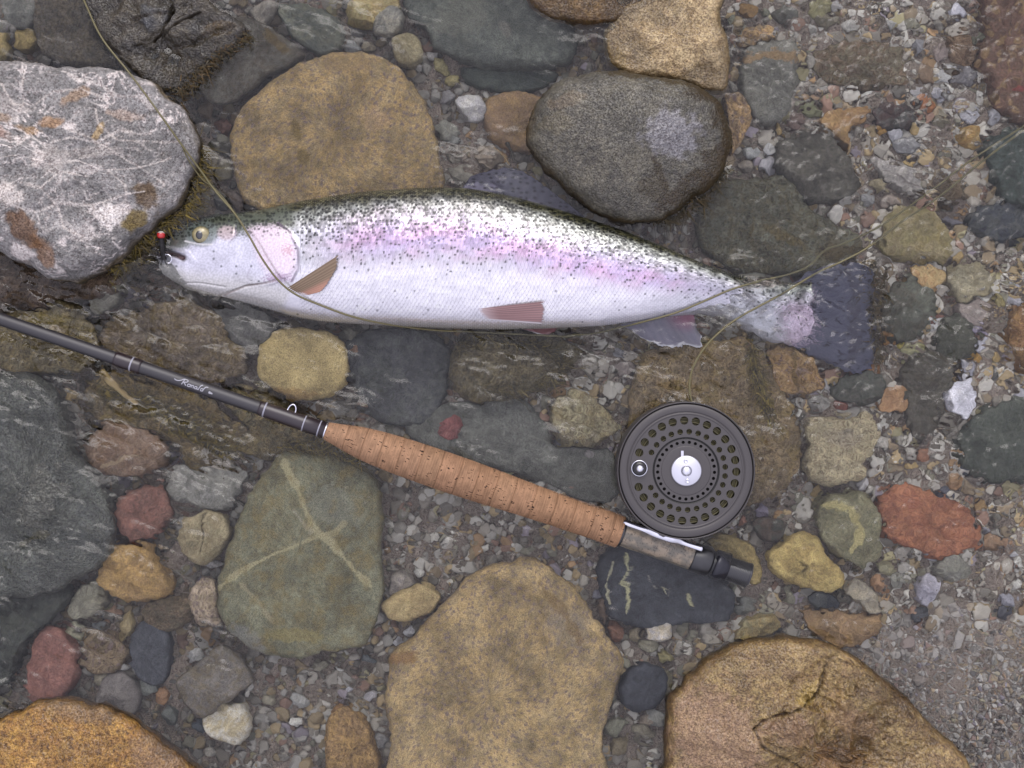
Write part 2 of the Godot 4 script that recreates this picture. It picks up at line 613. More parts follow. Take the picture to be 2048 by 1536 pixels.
func stone_colours(v: PackedVector3Array, pxs: PackedVector2Array, mid: Vector3, off: Vector3, r: Dictionary, d: Dictionary) -> PackedColorArray:
	var k: float = r.get("k", (1.75 if d.rock in ["green", "slate", "dark", "brown", "olive"] else 2.1) if (r.mat as String).begins_with("under") else 1.25)
	var a := lin(r.a, k)
	var b := lin(r.b, k)
	var f: float = r.f
	var grain: float = r.grain
	var spk: float = r.spk
	var sc := lin(r.sc, k)
	var sf: float = r.sf
	var vein: float = r.get("vein", 0.0)
	var vc := lin(r.get("vc", "c8c4c0"), k)
	var vf: float = r.get("vf", 40.0)
	var crk: float = r.get("crk", 0.0)
	var crf: float = r.get("crf", 30.0)
	var alg: float = r.get("alg", 0.0)
	var algc := lin(r.get("algc", "4a3c18"), k)
	var bands: Array = d.get("lines", [])
	var spots: Array = d.get("spots", [])
	var cracks: Array = d.get("cracks", [])
	var film: float = r.get("film", 0.0)
	var hazy: bool = (r.mat as String).begins_with("under")
	var stands: bool = float(d.top) > 7.0      # its foot is wet, its top dry
	var silt: float = r.get("silt", 0.42)
	var out := PackedColorArray()
	for i in v.size():
		var p := v[i]
		var w := Vector3(p.x + mid.x, p.y, p.z + mid.z) + off
		var q := pxs[i]
		var c := a.lerp(b, smoothstep(-0.4, 0.4, nb.get_noise_3dv(w * f) * 0.7 + nc.get_noise_3dv(w * f * 3.7 + Vector3(4, 4, 4)) * 0.6))
		var fine := nc.get_noise_3dv(w * 520.0)
		var broad := na.get_noise_3dv(w * 22.0)
		c *= 1.0 + grain * (fine * 1.3 + broad * 0.5)
		if silt > 0.0:
			c *= 1.0 + silt * (nb.get_noise_3dv(w * 34.0 + Vector3(6, 1, 3)) + 0.7 * nb.get_noise_3dv(w * 110.0 + Vector3(1, 5, 3)))
		if spk > 0.0:
			c = c.lerp(sc, spk * smoothstep(0.22, 0.5, nc.get_noise_3dv(w * sf + Vector3(7, 3, 1))))
		if vein > 0.0:
			var vn := absf(nb.get_noise_3dv(Vector3(w.x * vf, w.y * vf, w.z * vf * 1.6) + Vector3(nc.get_noise_3dv(w * 70.0), 0, nc.get_noise_3dv(w * 70.0 + Vector3.ONE * 5.0)) * 0.35))
			var vb := smoothstep(-0.25, 0.45, na.get_noise_3dv(w * 30.0 + Vector3(3, 9, 2)))
			c = c.lerp(vc, vein * maxf(smoothstep(0.075, 0.02, vn) * (0.3 + 0.7 * vb), 0.85 * smoothstep(0.40, 0.55, nb.get_noise_3dv(w * vf * 0.9 + Vector3(1, 8, 4)))))
		for s in spots:
			var l := Vector2(q.x - s[0], q.y - s[1]).rotated(-deg_to_rad(s[4]))
			var dist := sqrt(pow(l.x / s[2], 2) + pow(l.y / s[3], 2)) + nb.get_noise_3dv(w * 140.0) * 0.5
			if dist < 1.15:
				c = c.lerp(lin(s[5], k) * (1.0 + fine * 0.25), s[6] * smoothstep(1.15, 0.7, dist))
		for s in bands:
			var near := 1e9
			for m in range(3, s.size() - 3, 2):
				near = minf(near, to_segment(q, Vector2(s[m], s[m + 1]), Vector2(s[m + 2], s[m + 3])))
			near += (nc.get_noise_3dv(w * 420.0) * 0.35 + na.get_noise_3dv(w * 70.0) * 0.6) * s[0]
			if near < s[0]:
				c = c.lerp(lin(s[1], k), s[2] * smoothstep(s[0] * 0.85, s[0] * 0.5, near))
		for s in cracks:
			var near := 1e9
			for m in range(2, s.size() - 3, 2):
				near = minf(near, to_segment(q, Vector2(s[m], s[m + 1]), Vector2(s[m + 2], s[m + 3])))
			near += na.get_noise_3dv(w * 180.0) * 3.0
			if near < s[0] * 0.9:
				c = c.lerp(lin("2e2010"), 0.7 * smoothstep(s[0] * 0.9, 0.0, near))
		if crk > 0.0:
			c *= 1.0 - 0.6 * crk * smoothstep(0.06, 0.0, absf(nb.get_noise_3dv(w * crf)))
		if alg > 0.0:
			var band := smoothstep(0.010, 0.001, absf(p.y - 0.003) + nb.get_noise_3dv(w * 60.0) * 0.006)
			c = c.lerp(algc * (1.0 + fine * 0.5), alg * band)
		if stands:
			var damp := smoothstep(0.0015, 0.008, p.y + nb.get_noise_3dv(w * 45.0) * 0.005)
			c = c * lerpf(0.52, 1.0, damp)
		if film > 0.0:
			c = c.lerp(lin("7c6a34", k) * (1.0 + fine * 0.3), film * smoothstep(0.0, 0.5, nb.get_noise_3dv(w * 75.0 + Vector3(2, 2, 9))))
		if hazy:
			var l := c.get_luminance()
			c = c.lerp(Color(l * 1.02, l * 0.98, l * 1.03), 0.16)
		out.append(c)
	return out


func stone_list() -> Array:
	return [
		# ---- the large ones, traced
		{"n": "veined_boulder", "cat": "boulder", "m": "the white-veined boulder", "l": "dry pale grey boulder netted with white veins and orange patches beside the trout's snout", "rock": "grey", "a": "7a7a79", "b": "8b8a89", "k": 1.5, "grain": 0.14, "vein": 0.95, "vc": "d8d2ce", "vf": 40.0, "mat": "dry", "eq": -2, "top": 34, "e": 0.55, "amp": 0.06, "cuts": 4, "alg": 0.8, "algc": "5a4a20", "c": [170, 330],
			"o": [-70, 170, 0, 134, 60, 126, 130, 140, 240, 150, 300, 166, 345, 196, 385, 232, 405, 280, 406, 330, 388, 370, 372, 412, 335, 440, 312, 462, 272, 492, 242, 522, 200, 548, 160, 568, 110, 563, 80, 545, 40, 520, 0, 500, -60, 480, -100, 330],
			"lines": [[2.7, "d6cfc8", 0.5, -20, 190, 40, 180, 70, 215, 120, 205, 150, 185, 215, 180, 260, 190], [3.1, "dcd6d0", 0.5, 60, 290, 110, 275, 140, 300, 200, 270, 260, 275, 300, 240, 350, 250], [2.7, "d6cfc8", 0.5, 75, 150, 85, 190, 90, 215, 80, 240, 60, 262], [2.7, "dcd6d0", 0.5, -20, 330, 40, 340, 90, 325, 150, 345, 210, 330, 260, 345, 330, 330, 380, 310], [2.2, "d2cbc4", 0.5, 195, 250, 240, 262, 290, 290, 340, 330, 362, 380], [3.6, "e0dad4", 0.5, 20, 400, 80, 380, 130, 395, 170, 360, 220, 372, 250, 350], [2.7, "d6cfc8", 0.5, 130, 395, 160, 430, 170, 470, 210, 490], [2.7, "dcd6d0", 0.5, 30, 440, 70, 425, 120, 440, 165, 425, 230, 430, 270, 415, 330, 395], [2.2, "d2cbc4", 0.5, 250, 205, 262, 235, 300, 262, 345, 262, 388, 280], [2.7, "dcd6d0", 0.5, 150, 155, 190, 168, 230, 170, 275, 185, 310, 190, 340, 212], [2.2, "d2cbc4", 0.5, 275, 345, 300, 380, 290, 420, 250, 440]],
			"spots": [[155, 243, 28, 12, -15, "a8845c", 0.65], [200, 190, 32, 10, -25, "a88c6c", 0.55], [48, 248, 20, 11, -10, "a4886a", 0.5], [28, 285, 44, 18, 0, "a8806c", 0.45], [110, 265, 30, 10, 5, "b08c5c", 0.5], [262, 250, 8, 28, 25, "b49a68", 0.6], [258, 448, 26, 20, -30, "e0dcd8", 0.9], [205, 480, 24, 18, 0, "cfcac6", 0.6], [150, 330, 50, 30, -20, "b8b2ac", 0.45], [60, 220, 40, 20, 10, "b4aeaa", 0.4], [250, 300, 60, 16, -15, "b8b2ac", 0.4], [90, 470, 24, 48, -32, "6a4c30", 0.75], [120, 515, 20, 36, -10, "7a5a3c", 0.7], [60, 405, 40, 22, 10, "d4cec8", 0.7], [230, 350, 34, 14, -20, "cfcac6", 0.5], [300, 215, 30, 8, 10, "b49c88", 0.4], [40, 540, 60, 24, 20, "4c3a28", 0.6], [330, 400, 22, 34, 20, "5a4420", 0.7], [295, 452, 30, 12, -35, "6a5a24", 0.8]]},
		{"n": "brown_ledge", "m": "the brown ledge under the veined boulder", "l": "brown submerged ledge showing below the edge of the white-veined boulder", "rock": "brown", "a": "6a5846", "b": "57483c", "eq": -22, "top": -4, "o": [-60, 480, 20, 500, 80, 540, 160, 565, 230, 540, 245, 560, 215, 585, 150, 606, 60, 618, -60, 615]},
		{"n": "slate_rock", "cat": "rock", "m": "the cracked slate rock", "l": "wet dark slate-grey rock split by black cracks at the top edge", "rock": "slate", "a": "565754", "b": "45474a", "grain": 0.22, "mat": "wet_coarse", "eq": -6, "top": 12, "amp": 0.13, "cuts": 7, "crk": 0.5, "crf": 34.0, "alg": 0.5, "c": [330, 60],
			"o": [165, -50, 176, 20, 210, 80, 245, 130, 300, 166, 346, 190, 385, 172, 425, 132, 470, 102, 494, 62, 455, 30, 405, -10, 385, -60],
			"cracks": [[7, 3.0, 345, -20, 342, 40, 335, 80, 310, 96], [6, 2.5, 410, 30, 380, 62, 350, 88, 335, 92], [5, 2.0, 255, 45, 300, 30, 350, 15], [7, 2.0, 480, 65, 420, 105, 350, 135]], "spots": [[455, 75, 40, 12, -30, "54401c", 0.7], [360, 155, 26, 30, 0, "3c3216", 0.8], [395, 145, 28, 10, 20, "4a3e20", 0.6]]},
		{"n": "streaked_rock", "cat": "rock", "l": "low brown rock with water streaming over it between the slate rock and the tan boulder", "rock": "dark", "a": "5a564c", "b": "4c4438", "eq": -16, "top": -1, "amp": 0.1, "o": [470, 40, 530, 50, 580, 80, 610, 112, 590, 128, 530, 160, 480, 200, 430, 210, 400, 180, 430, 130, 475, 100], "spots": [[560, 90, 40, 10, 35, "5c4a1c", 0.7]]},
		{"n": "submerged_stone", "l": "brownish grey submerged stone left of the cracked slate rock", "rock": "brown", "a": "605848", "b": "54504a", "eq": -26, "top": -10, "o": [75, -20, 165, -20, 200, 80, 242, 138, 180, 142, 100, 118, 70, 50]},
		{"n": "round_stone", "l": "small round grey stone near the upper left corner", "rock": "grey", "a": "6a6860", "b": "5c5c56", "eq": -30, "top": -14, "o": [8, -10, 78, -10, 84, 30, 66, 60, 34, 62, 8, 36]},
		{"n": "yellow_stone", "l": "dull yellow stone above the veined boulder by the left edge", "rock": "yellow", "a": "766a40", "eq": -32, "top": -18, "o": [-20, 70, 14, 66, 26, 100, 16, 128, -24, 130]},
		{"n": "yellow_stone", "l": "mustard-coloured stone under the grey round one above the veined boulder", "rock": "yellow", "a": "86743e", "eq": -32, "top": -20, "o": [36, 66, 66, 62, 80, 84, 62, 104, 36, 98]},
		{"n": "tan_boulder", "cat": "boulder", "m": "the tan boulder behind the trout", "l": "smooth tan boulder behind the trout's back, rounded like a loaf", "rock": "tan", "film": 0.25, "k": 1.85, "a": "87734e", "b": "997d48", "eq": -17, "top": -2, "e": 0.42, "deep": 30, "alg": 0.15, "cuts": 1, "amp": 0.03, "mat": "under", "o": [463, 312, 468, 262, 490, 214, 530, 174, 590, 132, 650, 112, 710, 107, 770, 120, 815, 155, 850, 200, 870, 260, 880, 330, 886, 372, 850, 420, 740, 440, 620, 440, 540, 430, 490, 405, 470, 365],
			"spots": [[598, 265, 8, 22, -15, "5e4c1c", 0.8], [612, 320, 12, 18, -35, "5e4c1c", 0.8], [770, 250, 30, 24, 0, "a08264", 0.4], [700, 130, 60, 22, 5, "7c6440", 0.5]]},
		{"n": "yellow_stone", "l": "yellowish tan stone at the top edge above the tan boulder", "rock": "yellow", "eq": -28, "top": -8, "a": "8c8050", "o": [698, 12, 720, -16, 790, -16, 802, 20, 772, 56, 730, 52, 702, 42]},
		{"n": "grey_stone", "l": "light grey-tan stone overlapping the yellowish one at the top edge", "rock": "grey", "a": "8c8674", "eq": -26, "top": -6, "o": [748, 46, 780, 16, 804, 26, 806, 58, 782, 76, 752, 70]},
		{"n": "tan_stone", "l": "greenish tan rounded stone touching the tan boulder's upper right", "rock": "yellow", "a": "857a58", "b": "766c4e", "eq": -26, "top": -6, "o": [784, 82, 816, 66, 840, 84, 848, 114, 830, 138, 800, 132, 788, 110]},
		{"n": "pale_stone", "l": "pale angular stone near the top edge right of the slate rock", "rock": "white", "a": "8e8678", "b": "7c766c", "eq": -32, "top": -14, "o": [504, 26, 530, 8, 556, 10, 546, 42, 524, 62]},
		{"n": "green_stone", "l": "grey-green flat stone under the top edge left of the yellowish stone", "rock": "green", "eq": -32, "top": -16, "o": [560, 16, 640, 8, 680, 40, 690, 100, 640, 116, 580, 70]},
		{"n": "green_boulder", "cat": "boulder", "m": "the dark green boulder", "l": "large dark grey-green boulder lying submerged along the top edge", "rock": "green", "a": "585b53", "b": "4a4d48", "grain": 0.22, "eq": -27, "top": -5, "e": 0.55, "o": [804, -10, 815, 40, 850, 62, 870, 100, 920, 126, 1000, 138, 1080, 142, 1138, 132, 1152, 92, 1132, 50, 1092, 26, 1056, 0, 1040, -60, 806, -60], "spots": [[900, 40, 70, 40, 0, "66665a", 0.6], [1000, 70, 26, 14, 40, "706c62", 0.6]]},
		{"n": "green_slab", "l": "dark green slab sunk under the large green boulder", "rock": "green", "a": "464c44", "b": "3c423e", "eq": -34, "top": -22, "o": [925, 140, 1000, 138, 1112, 146, 1096, 172, 1040, 188, 980, 184, 936, 168]},
		{"n": "orange_boulder", "cat": "boulder", "m": "the orange boulder at the top edge", "l": "orange-brown boulder cut off by the top edge", "rock": "orange", "a": "93764a", "b": "806038", "spk": 0.5, "eq": -6, "top": 9, "mat": "wet_coarse", "alg": 0.5, "o": [1042, -30, 1060, 15, 1100, 40, 1170, 52, 1230, 48, 1262, 28, 1292, -10, 1292, -60, 1042, -60]},
		{"n": "pale_boulder", "cat": "boulder", "m": "the pale cream boulder", "l": "pale cream boulder with pitted surface at the top, touching the grey boulder", "rock": "pale", "a": "b3a27c", "b": "9d8a66", "k": 1.7, "eq": -8, "top": 10, "e": 0.5, "alg": 0.4, "algc": "6a5228", "c": [1330, 75], "o": [1290, -10, 1240, 30, 1206, 62, 1212, 104, 1234, 146, 1290, 164, 1350, 170, 1415, 188, 1452, 184, 1457, 130, 1450, 80, 1440, 30, 1450, -10, 1430, -60, 1300, -60], "spots": [[1290, 120, 40, 18, 30, "b8a680", 0.5], [1230, 120, 16, 30, -20, "8a7438", 0.5]]},
		{"n": "grey_boulder", "cat": "boulder", "m": "the grey boulder", "l": "big rounded dark grey boulder with a pale dry spot and mossy brown rim", "rock": "green", "a": "646154", "b": "55534a", "grain": 0.22, "spk": 0.5, "sc": "3a3a34", "mat": "wet_coarse", "eq": -2, "top": 27, "e": 0.62, "amp": 0.035, "cuts": 1, "alg": 0.9, "algc": "4a3a14", "o": [1100, 176, 1160, 156, 1250, 150, 1330, 160, 1400, 180, 1436, 215, 1456, 260, 1461, 302, 1442, 345, 1420, 376, 1380, 402, 1350, 430, 1310, 442, 1250, 450, 1195, 428, 1135, 388, 1088, 345, 1052, 285, 1062, 225],
			"spots": [[1335, 290, 62, 52, 25, "8e8e92", 0.8], [1320, 375, 10, 40, -25, "33290e", 0.8], [1305, 400, 30, 20, 0, "3a3014", 0.6], [1130, 215, 40, 16, -10, "7a6a50", 0.4], [1110, 260, 40, 24, 0, "6a6248", 0.4]], "lines": [[38, "32270c", 0.9, 1380, 178, 1424, 218, 1446, 265, 1450, 310, 1432, 350, 1400, 386, 1350, 425], [13, "3c3010", 0.8, 1220, 158, 1300, 164, 1380, 186, 1424, 225, 1444, 270, 1446, 310, 1430, 345, 1400, 380]]},
		{"n": "orange_stone", "l": "flat orange-brown stone between the tan and the grey boulder", "rock": "orange", "a": "7e6448", "b": "866a40", "eq": -33, "top": -19, "o": [975, 200, 1040, 185, 1100, 205, 1104, 270, 1060, 310, 1000, 292, 968, 250]},
		{"n": "pale_stone", "l": "pale grey oval pebble right of the tan boulder", "rock": "white", "a": "a09c94", "eq": -32, "top": -17, "o": [908, 206, 930, 191, 960, 195, 976, 216, 966, 240, 942, 246, 922, 228]},
		{"n": "striped_stone", "m": "the striped grey-brown stone", "l": "rounded grey-brown stone with an orange stripe right of the cream boulder", "rock": "grey", "a": "66645c", "b": "5c5a50", "eq": -30, "top": -10, "o": [1478, 130, 1500, 96, 1560, 82, 1592, 100, 1594, 150, 1580, 210, 1562, 246, 1520, 251, 1490, 220, 1476, 170], "lines": [[12, "86683c", 0.7, 1485, 122, 1530, 112, 1590, 122]]},
		{"n": "tan_stone", "l": "tan oval stone tucked against the right of the grey boulder", "rock": "tan", "eq": -30, "top": -12, "o": [1446, 196, 1475, 190, 1496, 215, 1499, 250, 1482, 285, 1462, 310, 1452, 250]},
		{"n": "tan_stone", "l": "flat tan stone above the striped grey-brown stone", "rock": "tan", "a": "84745a", "eq": -33, "top": -20, "o": [1478, 70, 1500, 56, 1540, 54, 1548, 78, 1520, 88, 1486, 94]},
		{"n": "orange_wedge", "m": "the orange wedge-shaped stone", "l": "orange wedge-shaped stone above the dark oval stone", "rock": "orange", "a": "8e7040", "b": "80603a", "eq": -32, "top": -17, "cuts": 5, "o": [1628, 250, 1670, 220, 1736, 214, 1726, 242, 1692, 265, 1692, 300, 1660, 272]},
		{"n": "dark_oval", "m": "the dark oval stone", "l": "dark brown-grey oval stone below the orange wedge-shaped stone", "rock": "dark", "a": "58544a", "b": "4a463e", "eq": -27, "top": -8, "o": [1546, 300, 1570, 274, 1620, 264, 1662, 285, 1702, 330, 1712, 370, 1692, 402, 1620, 408, 1580, 372, 1550, 340]},
		{"n": "flat_rock", "cat": "rock", "m": "the green flat rock above the tail", "l": "wide flat green-brown rock under water above the trout's tail", "rock": "olive", "a": "585a4c", "b": "54503c", "eq": -30, "top": -12, "amp": 0.07, "o": [1440, 365, 1500, 350, 1580, 362, 1612, 412, 1680, 450, 1722, 482, 1702, 520, 1640, 545, 1500, 550, 1425, 522, 1390, 470, 1400, 400], "spots": [[1570, 470, 60, 12, 25, "5a4c1c", 0.6], [1488, 450, 8, 30, 10, "4c4018", 0.7], [1680, 500, 40, 20, 0, "4a3a18", 0.6]]},
		{"n": "red_rock", "cat": "rock", "m": "the red-brown rock", "l": "mottled red-brown rock in the upper right corner", "rock": "red", "a": "664a3c", "b": "5c4638", "f": 110.0, "spk": 0.5, "sc": "8a7040", "sf": 120.0, "eq": -28, "top": -8, "amp": 0.1, "o": [1952, -10, 1960, 60, 1954, 130, 1985, 180, 1990, 222, 2040, 247, 2100, 250, 2100, -60, 1950, -60], "spots": [[2036, 195, 14, 10, 0, "8a4038", 0.8]]},
		{"n": "green_stone", "m": "the dark green stone at the right edge", "l": "dark green stone at the right edge where the fly line leaves", "rock": "green", "a": "46504a", "b": "3e443e", "eq": -29, "top": -10, "o": [1985, 270, 2050, 260, 2090, 300, 2090, 410, 2010, 406, 1985, 362, 1960, 302]},
		{"n": "mossy_stone", "m": "the mossy yellow stone", "l": "knobbly yellow-green stone under the crossing fly lines", "rock": "yellow", "a": "7e7448", "b": "8a7c58", "f": 110.0, "amp": 0.13, "eq": -31, "top": -13, "film": 0.5, "o": [1758, 470, 1770, 430, 1810, 410, 1860, 414, 1882, 450, 1902, 490, 1880, 522, 1800, 524, 1762, 500]},
		{"n": "brown_stone", "l": "brown squarish stone left of the red-brown rock", "rock": "brown", "a": "74604a", "b": "6a5440", "eq": -32, "top": -18, "o": [1892, 70, 1926, 62, 1948, 90, 1944, 132, 1916, 138, 1890, 112]},
		{"n": "mottled_slab", "m": "the mottled olive slab", "l": "mottled olive-brown flat slab among the gravel left of the brown square stone", "rock": "olive", "a": "6a6450", "b": "6e5c48", "eq": -35, "top": -24, "o": [1632, 100, 1700, 82, 1790, 95, 1816, 130, 1800, 172, 1730, 182, 1650, 170, 1626, 140]},
		{"n": "white_flake", "l": "long whitish flake of stone pointing down to the fly line", "rock": "white", "a": "98928c", "b": "8a847c", "eq": -31, "top": -20, "cuts": 5, "o": [1744, 318, 1770, 322, 1830, 352, 1842, 384, 1822, 392, 1780, 370, 1752, 345], "lines": [[4, "5c5450", 0.6, 1755, 335, 1800, 358, 1835, 372]]},
		{"n": "dark_stone", "l": "dark stone wedged right of the orange wedge-shaped stone", "rock": "dark", "a": "4c4c48", "b": "503e3a", "eq": -33, "top": -19, "o": [1742, 222, 1770, 208, 1822, 214, 1834, 245, 1800, 258, 1750, 250]},
		{"n": "amber_pebble", "l": "bright amber pebble above the crossing fly lines", "rock": "yellow", "a": "a08448", "b": "8e6c34", "eq": -33, "top": -18, "o": [1918, 258, 1940, 246, 1956, 256, 1956, 290, 1938, 300, 1920, 286]},
		{"n": "brown_stone", "l": "wide brown stone under the fly line near the mossy yellow stone", "rock": "brown", "a": "6c5c46", "eq": -32, "top": -17, "o": [1868, 376, 1900, 362, 1928, 380, 1926, 402, 1890, 408]},
		{"n": "dark_slab", "l": "dark slab below the dark green stone at the right edge", "rock": "slate", "a": "4c4e4c", "eq": -32, "top": -18, "o": [1930, 432, 1970, 412, 2060, 404, 2070, 470, 1990, 484, 1944, 468]},
		# ---- left side
		{"n": "olive_stone", "m": "the olive stone behind the rod", "l": "lumpy yellow-olive stone behind the rod at the left edge", "rock": "olive", "a": "7e7048", "b": "6a6248", "eq": -22, "top": -4, "amp": 0.13, "o": [-50, 680, 0, 648, 60, 620, 110, 614, 160, 628, 196, 662, 202, 700, 172, 738, 60, 748, -50, 740], "spots": [[110, 640, 50, 14, 5, "8a7c3c", 0.5], [140, 665, 16, 12, 0, "b0a080", 0.6]]},
		{"n": "pale_pebble", "l": "pale pebble with a pointed end between the veined boulder and the rod", "rock": "white", "a": "8c8878", "b": "7e7a6c", "eq": -30, "top": -15, "o": [184, 612, 205, 586, 234, 574, 240, 594, 216, 620, 192, 632]},
		{"n": "lumpy_rock", "cat": "rock", "m": "the lumpy brown rock", "l": "lumpy brown-grey rock under water between the trout's throat and the rod", "rock": "brown", "a": "74685a", "b": "6a5c40", "f": 90.0, "eq": -24, "top": -5, "amp": 0.14, "cuts": 6, "film": 0.45, "o": [205, 652, 290, 618, 370, 603, 432, 620, 482, 690, 494, 742, 446, 768, 360, 752, 250, 726, 208, 692]},
		{"n": "grey_stone", "l": "blue-grey stone under the trout's throat", "rock": "grey", "a": "686660", "b": "5e5c58", "eq": -28, "top": -10, "o": [432, 616, 490, 604, 540, 626, 552, 668, 520, 706, 478, 690]},
		{"n": "yellow_round_stone", "m": "the round yellow stone", "l": "round flat-topped yellow stone below the trout's belly", "rock": "yellow", "a": "a08c56", "b": "988450", "grain": 0.10, "eq": -18, "top": -5, "e": 0.42, "cuts": 1, "amp": 0.03, "o": [514, 712, 530, 680, 560, 661, 610, 654, 660, 662, 691, 690, 697, 740, 682, 780, 640, 799, 580, 796, 530, 770, 514, 742], "spots": [[580, 790, 60, 14, 0, "8a6428", 0.5]]},
		{"n": "bluish_boulder", "cat": "boulder", "m": "the blue-green boulder", "l": "large blue-green speckled boulder along the left edge below the rod", "rock": "green", "a": "5c5f59", "b": "4e514d", "grain": 0.24, "spk": 0.5, "sc": "7a7a70", "sf": 460.0, "eq": -14, "top": 3, "e": 0.5, "deep": 40, "alg": 0.3, "algc": "2e2c16", "mat": "wet_coarse", "c": [50, 980], "o": [-80, 760, -40, 750, 20, 744, 80, 754, 122, 790, 134, 840, 152, 890, 192, 950, 226, 1010, 232, 1060, 216, 1110, 160, 1152, 110, 1180, 20, 1200, -80, 1200], "lines": [[16, "363a36", 0.7, -40, 1100, 60, 1085, 130, 1100, 200, 1090], [12, "6a6024", 0.35, 60, 1100, 140, 1085]]},
		{"n": "dark_ledge", "cat": "rock", "m": "the dark ledge", "l": "dark rough ledge below the blue-green boulder at the left edge", "rock": "dark", "a": "464840", "b": "3a3c38", "eq": -26, "top": -8, "amp": 0.13, "crk": 0.6, "o": [-80, 1190, 20, 1190, 110, 1170, 150, 1180, 130, 1220, 70, 1260, 46, 1300, 20, 1370, -80, 1390]},
		{"n": "pinkish_stone", "m": "the pinkish oval stone", "l": "pinkish brown oval stone right of the blue-green boulder", "rock": "red", "a": "75604e", "b": "6c543e", "eq": -24, "top": -7, "o": [178, 882, 210, 850, 270, 848, 322, 868, 338, 900, 312, 942, 252, 957, 200, 946, 180, 912], "lines": [[4, "9a8868", 0.4, 215, 930, 290, 905]]},
		{"n": "red_stone", "m": "the rust-red stone", "l": "rust-red angular stone between the blue-green and the veined green stone", "rock": "red", "a": "7a5244", "b": "6a4a3e", "eq": -28, "top": -11, "cuts": 5, "o": [236, 1000, 280, 975, 330, 968, 344, 1010, 330, 1060, 290, 1078, 245, 1065]},
		{"n": "olive_rock", "cat": "rock", "m": "the algae-covered rock", "l": "algae-covered yellow-brown rock sunk beneath the rod", "rock": "olive", "a": "776642", "b": "5c5442", "eq": -32, "top": -13, "amp": 0.13, "film": 0.7, "o": [178, 770, 240, 742, 330, 752, 430, 800, 500, 850, 480, 900, 400, 940, 340, 880, 260, 838, 190, 842], "lines": [[9, "a08a54", 0.8, 205, 745, 240, 780, 275, 812]]},
		{"n": "olive_rock", "cat": "rock", "l": "striped yellow-olive rock under the thread wraps of the rod", "rock": "olive", "a": "786a46", "b": "605a44", "eq": -32, "top": -14, "amp": 0.13, "film": 0.5, "o": [440, 780, 520, 770, 600, 810, 640, 860, 600, 905, 520, 915, 470, 890, 500, 850]},
		{"n": "white_stone", "l": "whitish rippled stone left of the veined green stone under the rod", "rock": "white", "a": "90887c", "b": "7c766c", "eq": -32, "top": -16, "o": [386, 895, 430, 880, 466, 900, 464, 935, 410, 936]},
		{"n": "grey_stone", "l": "light grey stone under the streaming water left of the veined green stone", "rock": "grey", "a": "77756e", "eq": -32, "top": -16, "o": [350, 930, 420, 935, 500, 935, 470, 1010, 400, 1015, 346, 985]},
		{"n": "veined_green_stone", "cat": "boulder", "m": "the veined green stone", "l": "flat greenish stone crossed by two pale yellow veins below the cork grip", "rock": "green", "a": "75745a", "b": "6c6648", "f": 42.0, "grain": 0.2, "spk": 0.45, "sc": "4e4c40", "eq": -22, "top": -3, "e": 0.42, "amp": 0.035, "cuts": 2, "film": 0.5, "mat": "under", "c": [610, 1110], "o": [438, 1180, 446, 1130, 470, 1060, 500, 990, 540, 930, 580, 904, 650, 904, 720, 930, 760, 975, 767, 1040, 762, 1110, 767, 1180, 752, 1242, 730, 1282, 660, 1302, 600, 1316, 540, 1311, 490, 1290, 450, 1250],
			"lines": [[9, "a39a70", 0.75, 575, 925, 610, 985, 640, 1050, 662, 1075, 700, 1110, 745, 1170], [6.5, "a39a70", 0.75, 440, 1175, 490, 1135, 560, 1105, 662, 1075], [7, "9a9068", 0.65, 662, 1075, 690, 1068, 705, 1050], [5, "a09470", 0.5, 490, 1165, 530, 1200, 560, 1240], [5, "a8a088", 0.5, 600, 1020, 640, 1065]], "spots": [[600, 1270, 70, 14, 5, "8a7c40", 0.6], [680, 1010, 60, 40, 30, "7c7c6c", 0.5], [500, 1280, 50, 30, 35, "88868c", 0.3]]},
		{"n": "slate_slab", "l": "blue-grey slab right of the round yellow stone", "rock": "slate", "a": "565854", "b": "4a4a4c", "eq": -34, "top": -20, "crk": 0.4, "o": [690, 680, 760, 655, 850, 660, 900, 700, 900, 760, 860, 840, 780, 850, 720, 810, 694, 750]},
		{"n": "olive_stone", "m": "the olive-brown stone under the belly", "l": "olive-brown fibrous stone below the trout's pelvic fins", "rock": "olive", "a": "6c6244", "b": "5c5644", "eq": -26, "top": -7, "amp": 0.10, "o": [900, 702, 950, 660, 1060, 655, 1130, 678, 1162, 712, 1132, 752, 1080, 782, 1000, 804, 930, 792, 900, 752]},
		{"n": "grey_slab", "l": "wide grey slab beneath the water above the cork grip", "rock": "grey", "a": "5e5e58", "b": "54544e", "eq": -35, "top": -22, "o": [820, 830, 930, 800, 1050, 800, 1110, 880, 1220, 900, 1245, 980, 1180, 1010, 1060, 960, 900, 910, 820, 880]},
		{"n": "knobbly_stone", "m": "the knobbly pale stone", "l": "knobbly pale yellow-grey stone left of the reel", "rock": "pale", "a": "8a8464", "b": "7a7258", "mat": "under_coarse", "eq": -29, "top": -9, "amp": 0.14, "film": 0.4, "o": [1098, 832, 1110, 800, 1148, 774, 1182, 788, 1216, 820, 1234, 860, 1192, 888, 1130, 886, 1104, 862]},
		{"n": "red_pebble", "l": "pinkish red pebble between the grip and the trout's belly", "rock": "red", "a": "8a5450", "b": "7c4a48", "eq": -32, "top": -17, "o": [882, 840, 910, 828, 924, 846, 916, 878, 894, 884, 876, 866]},
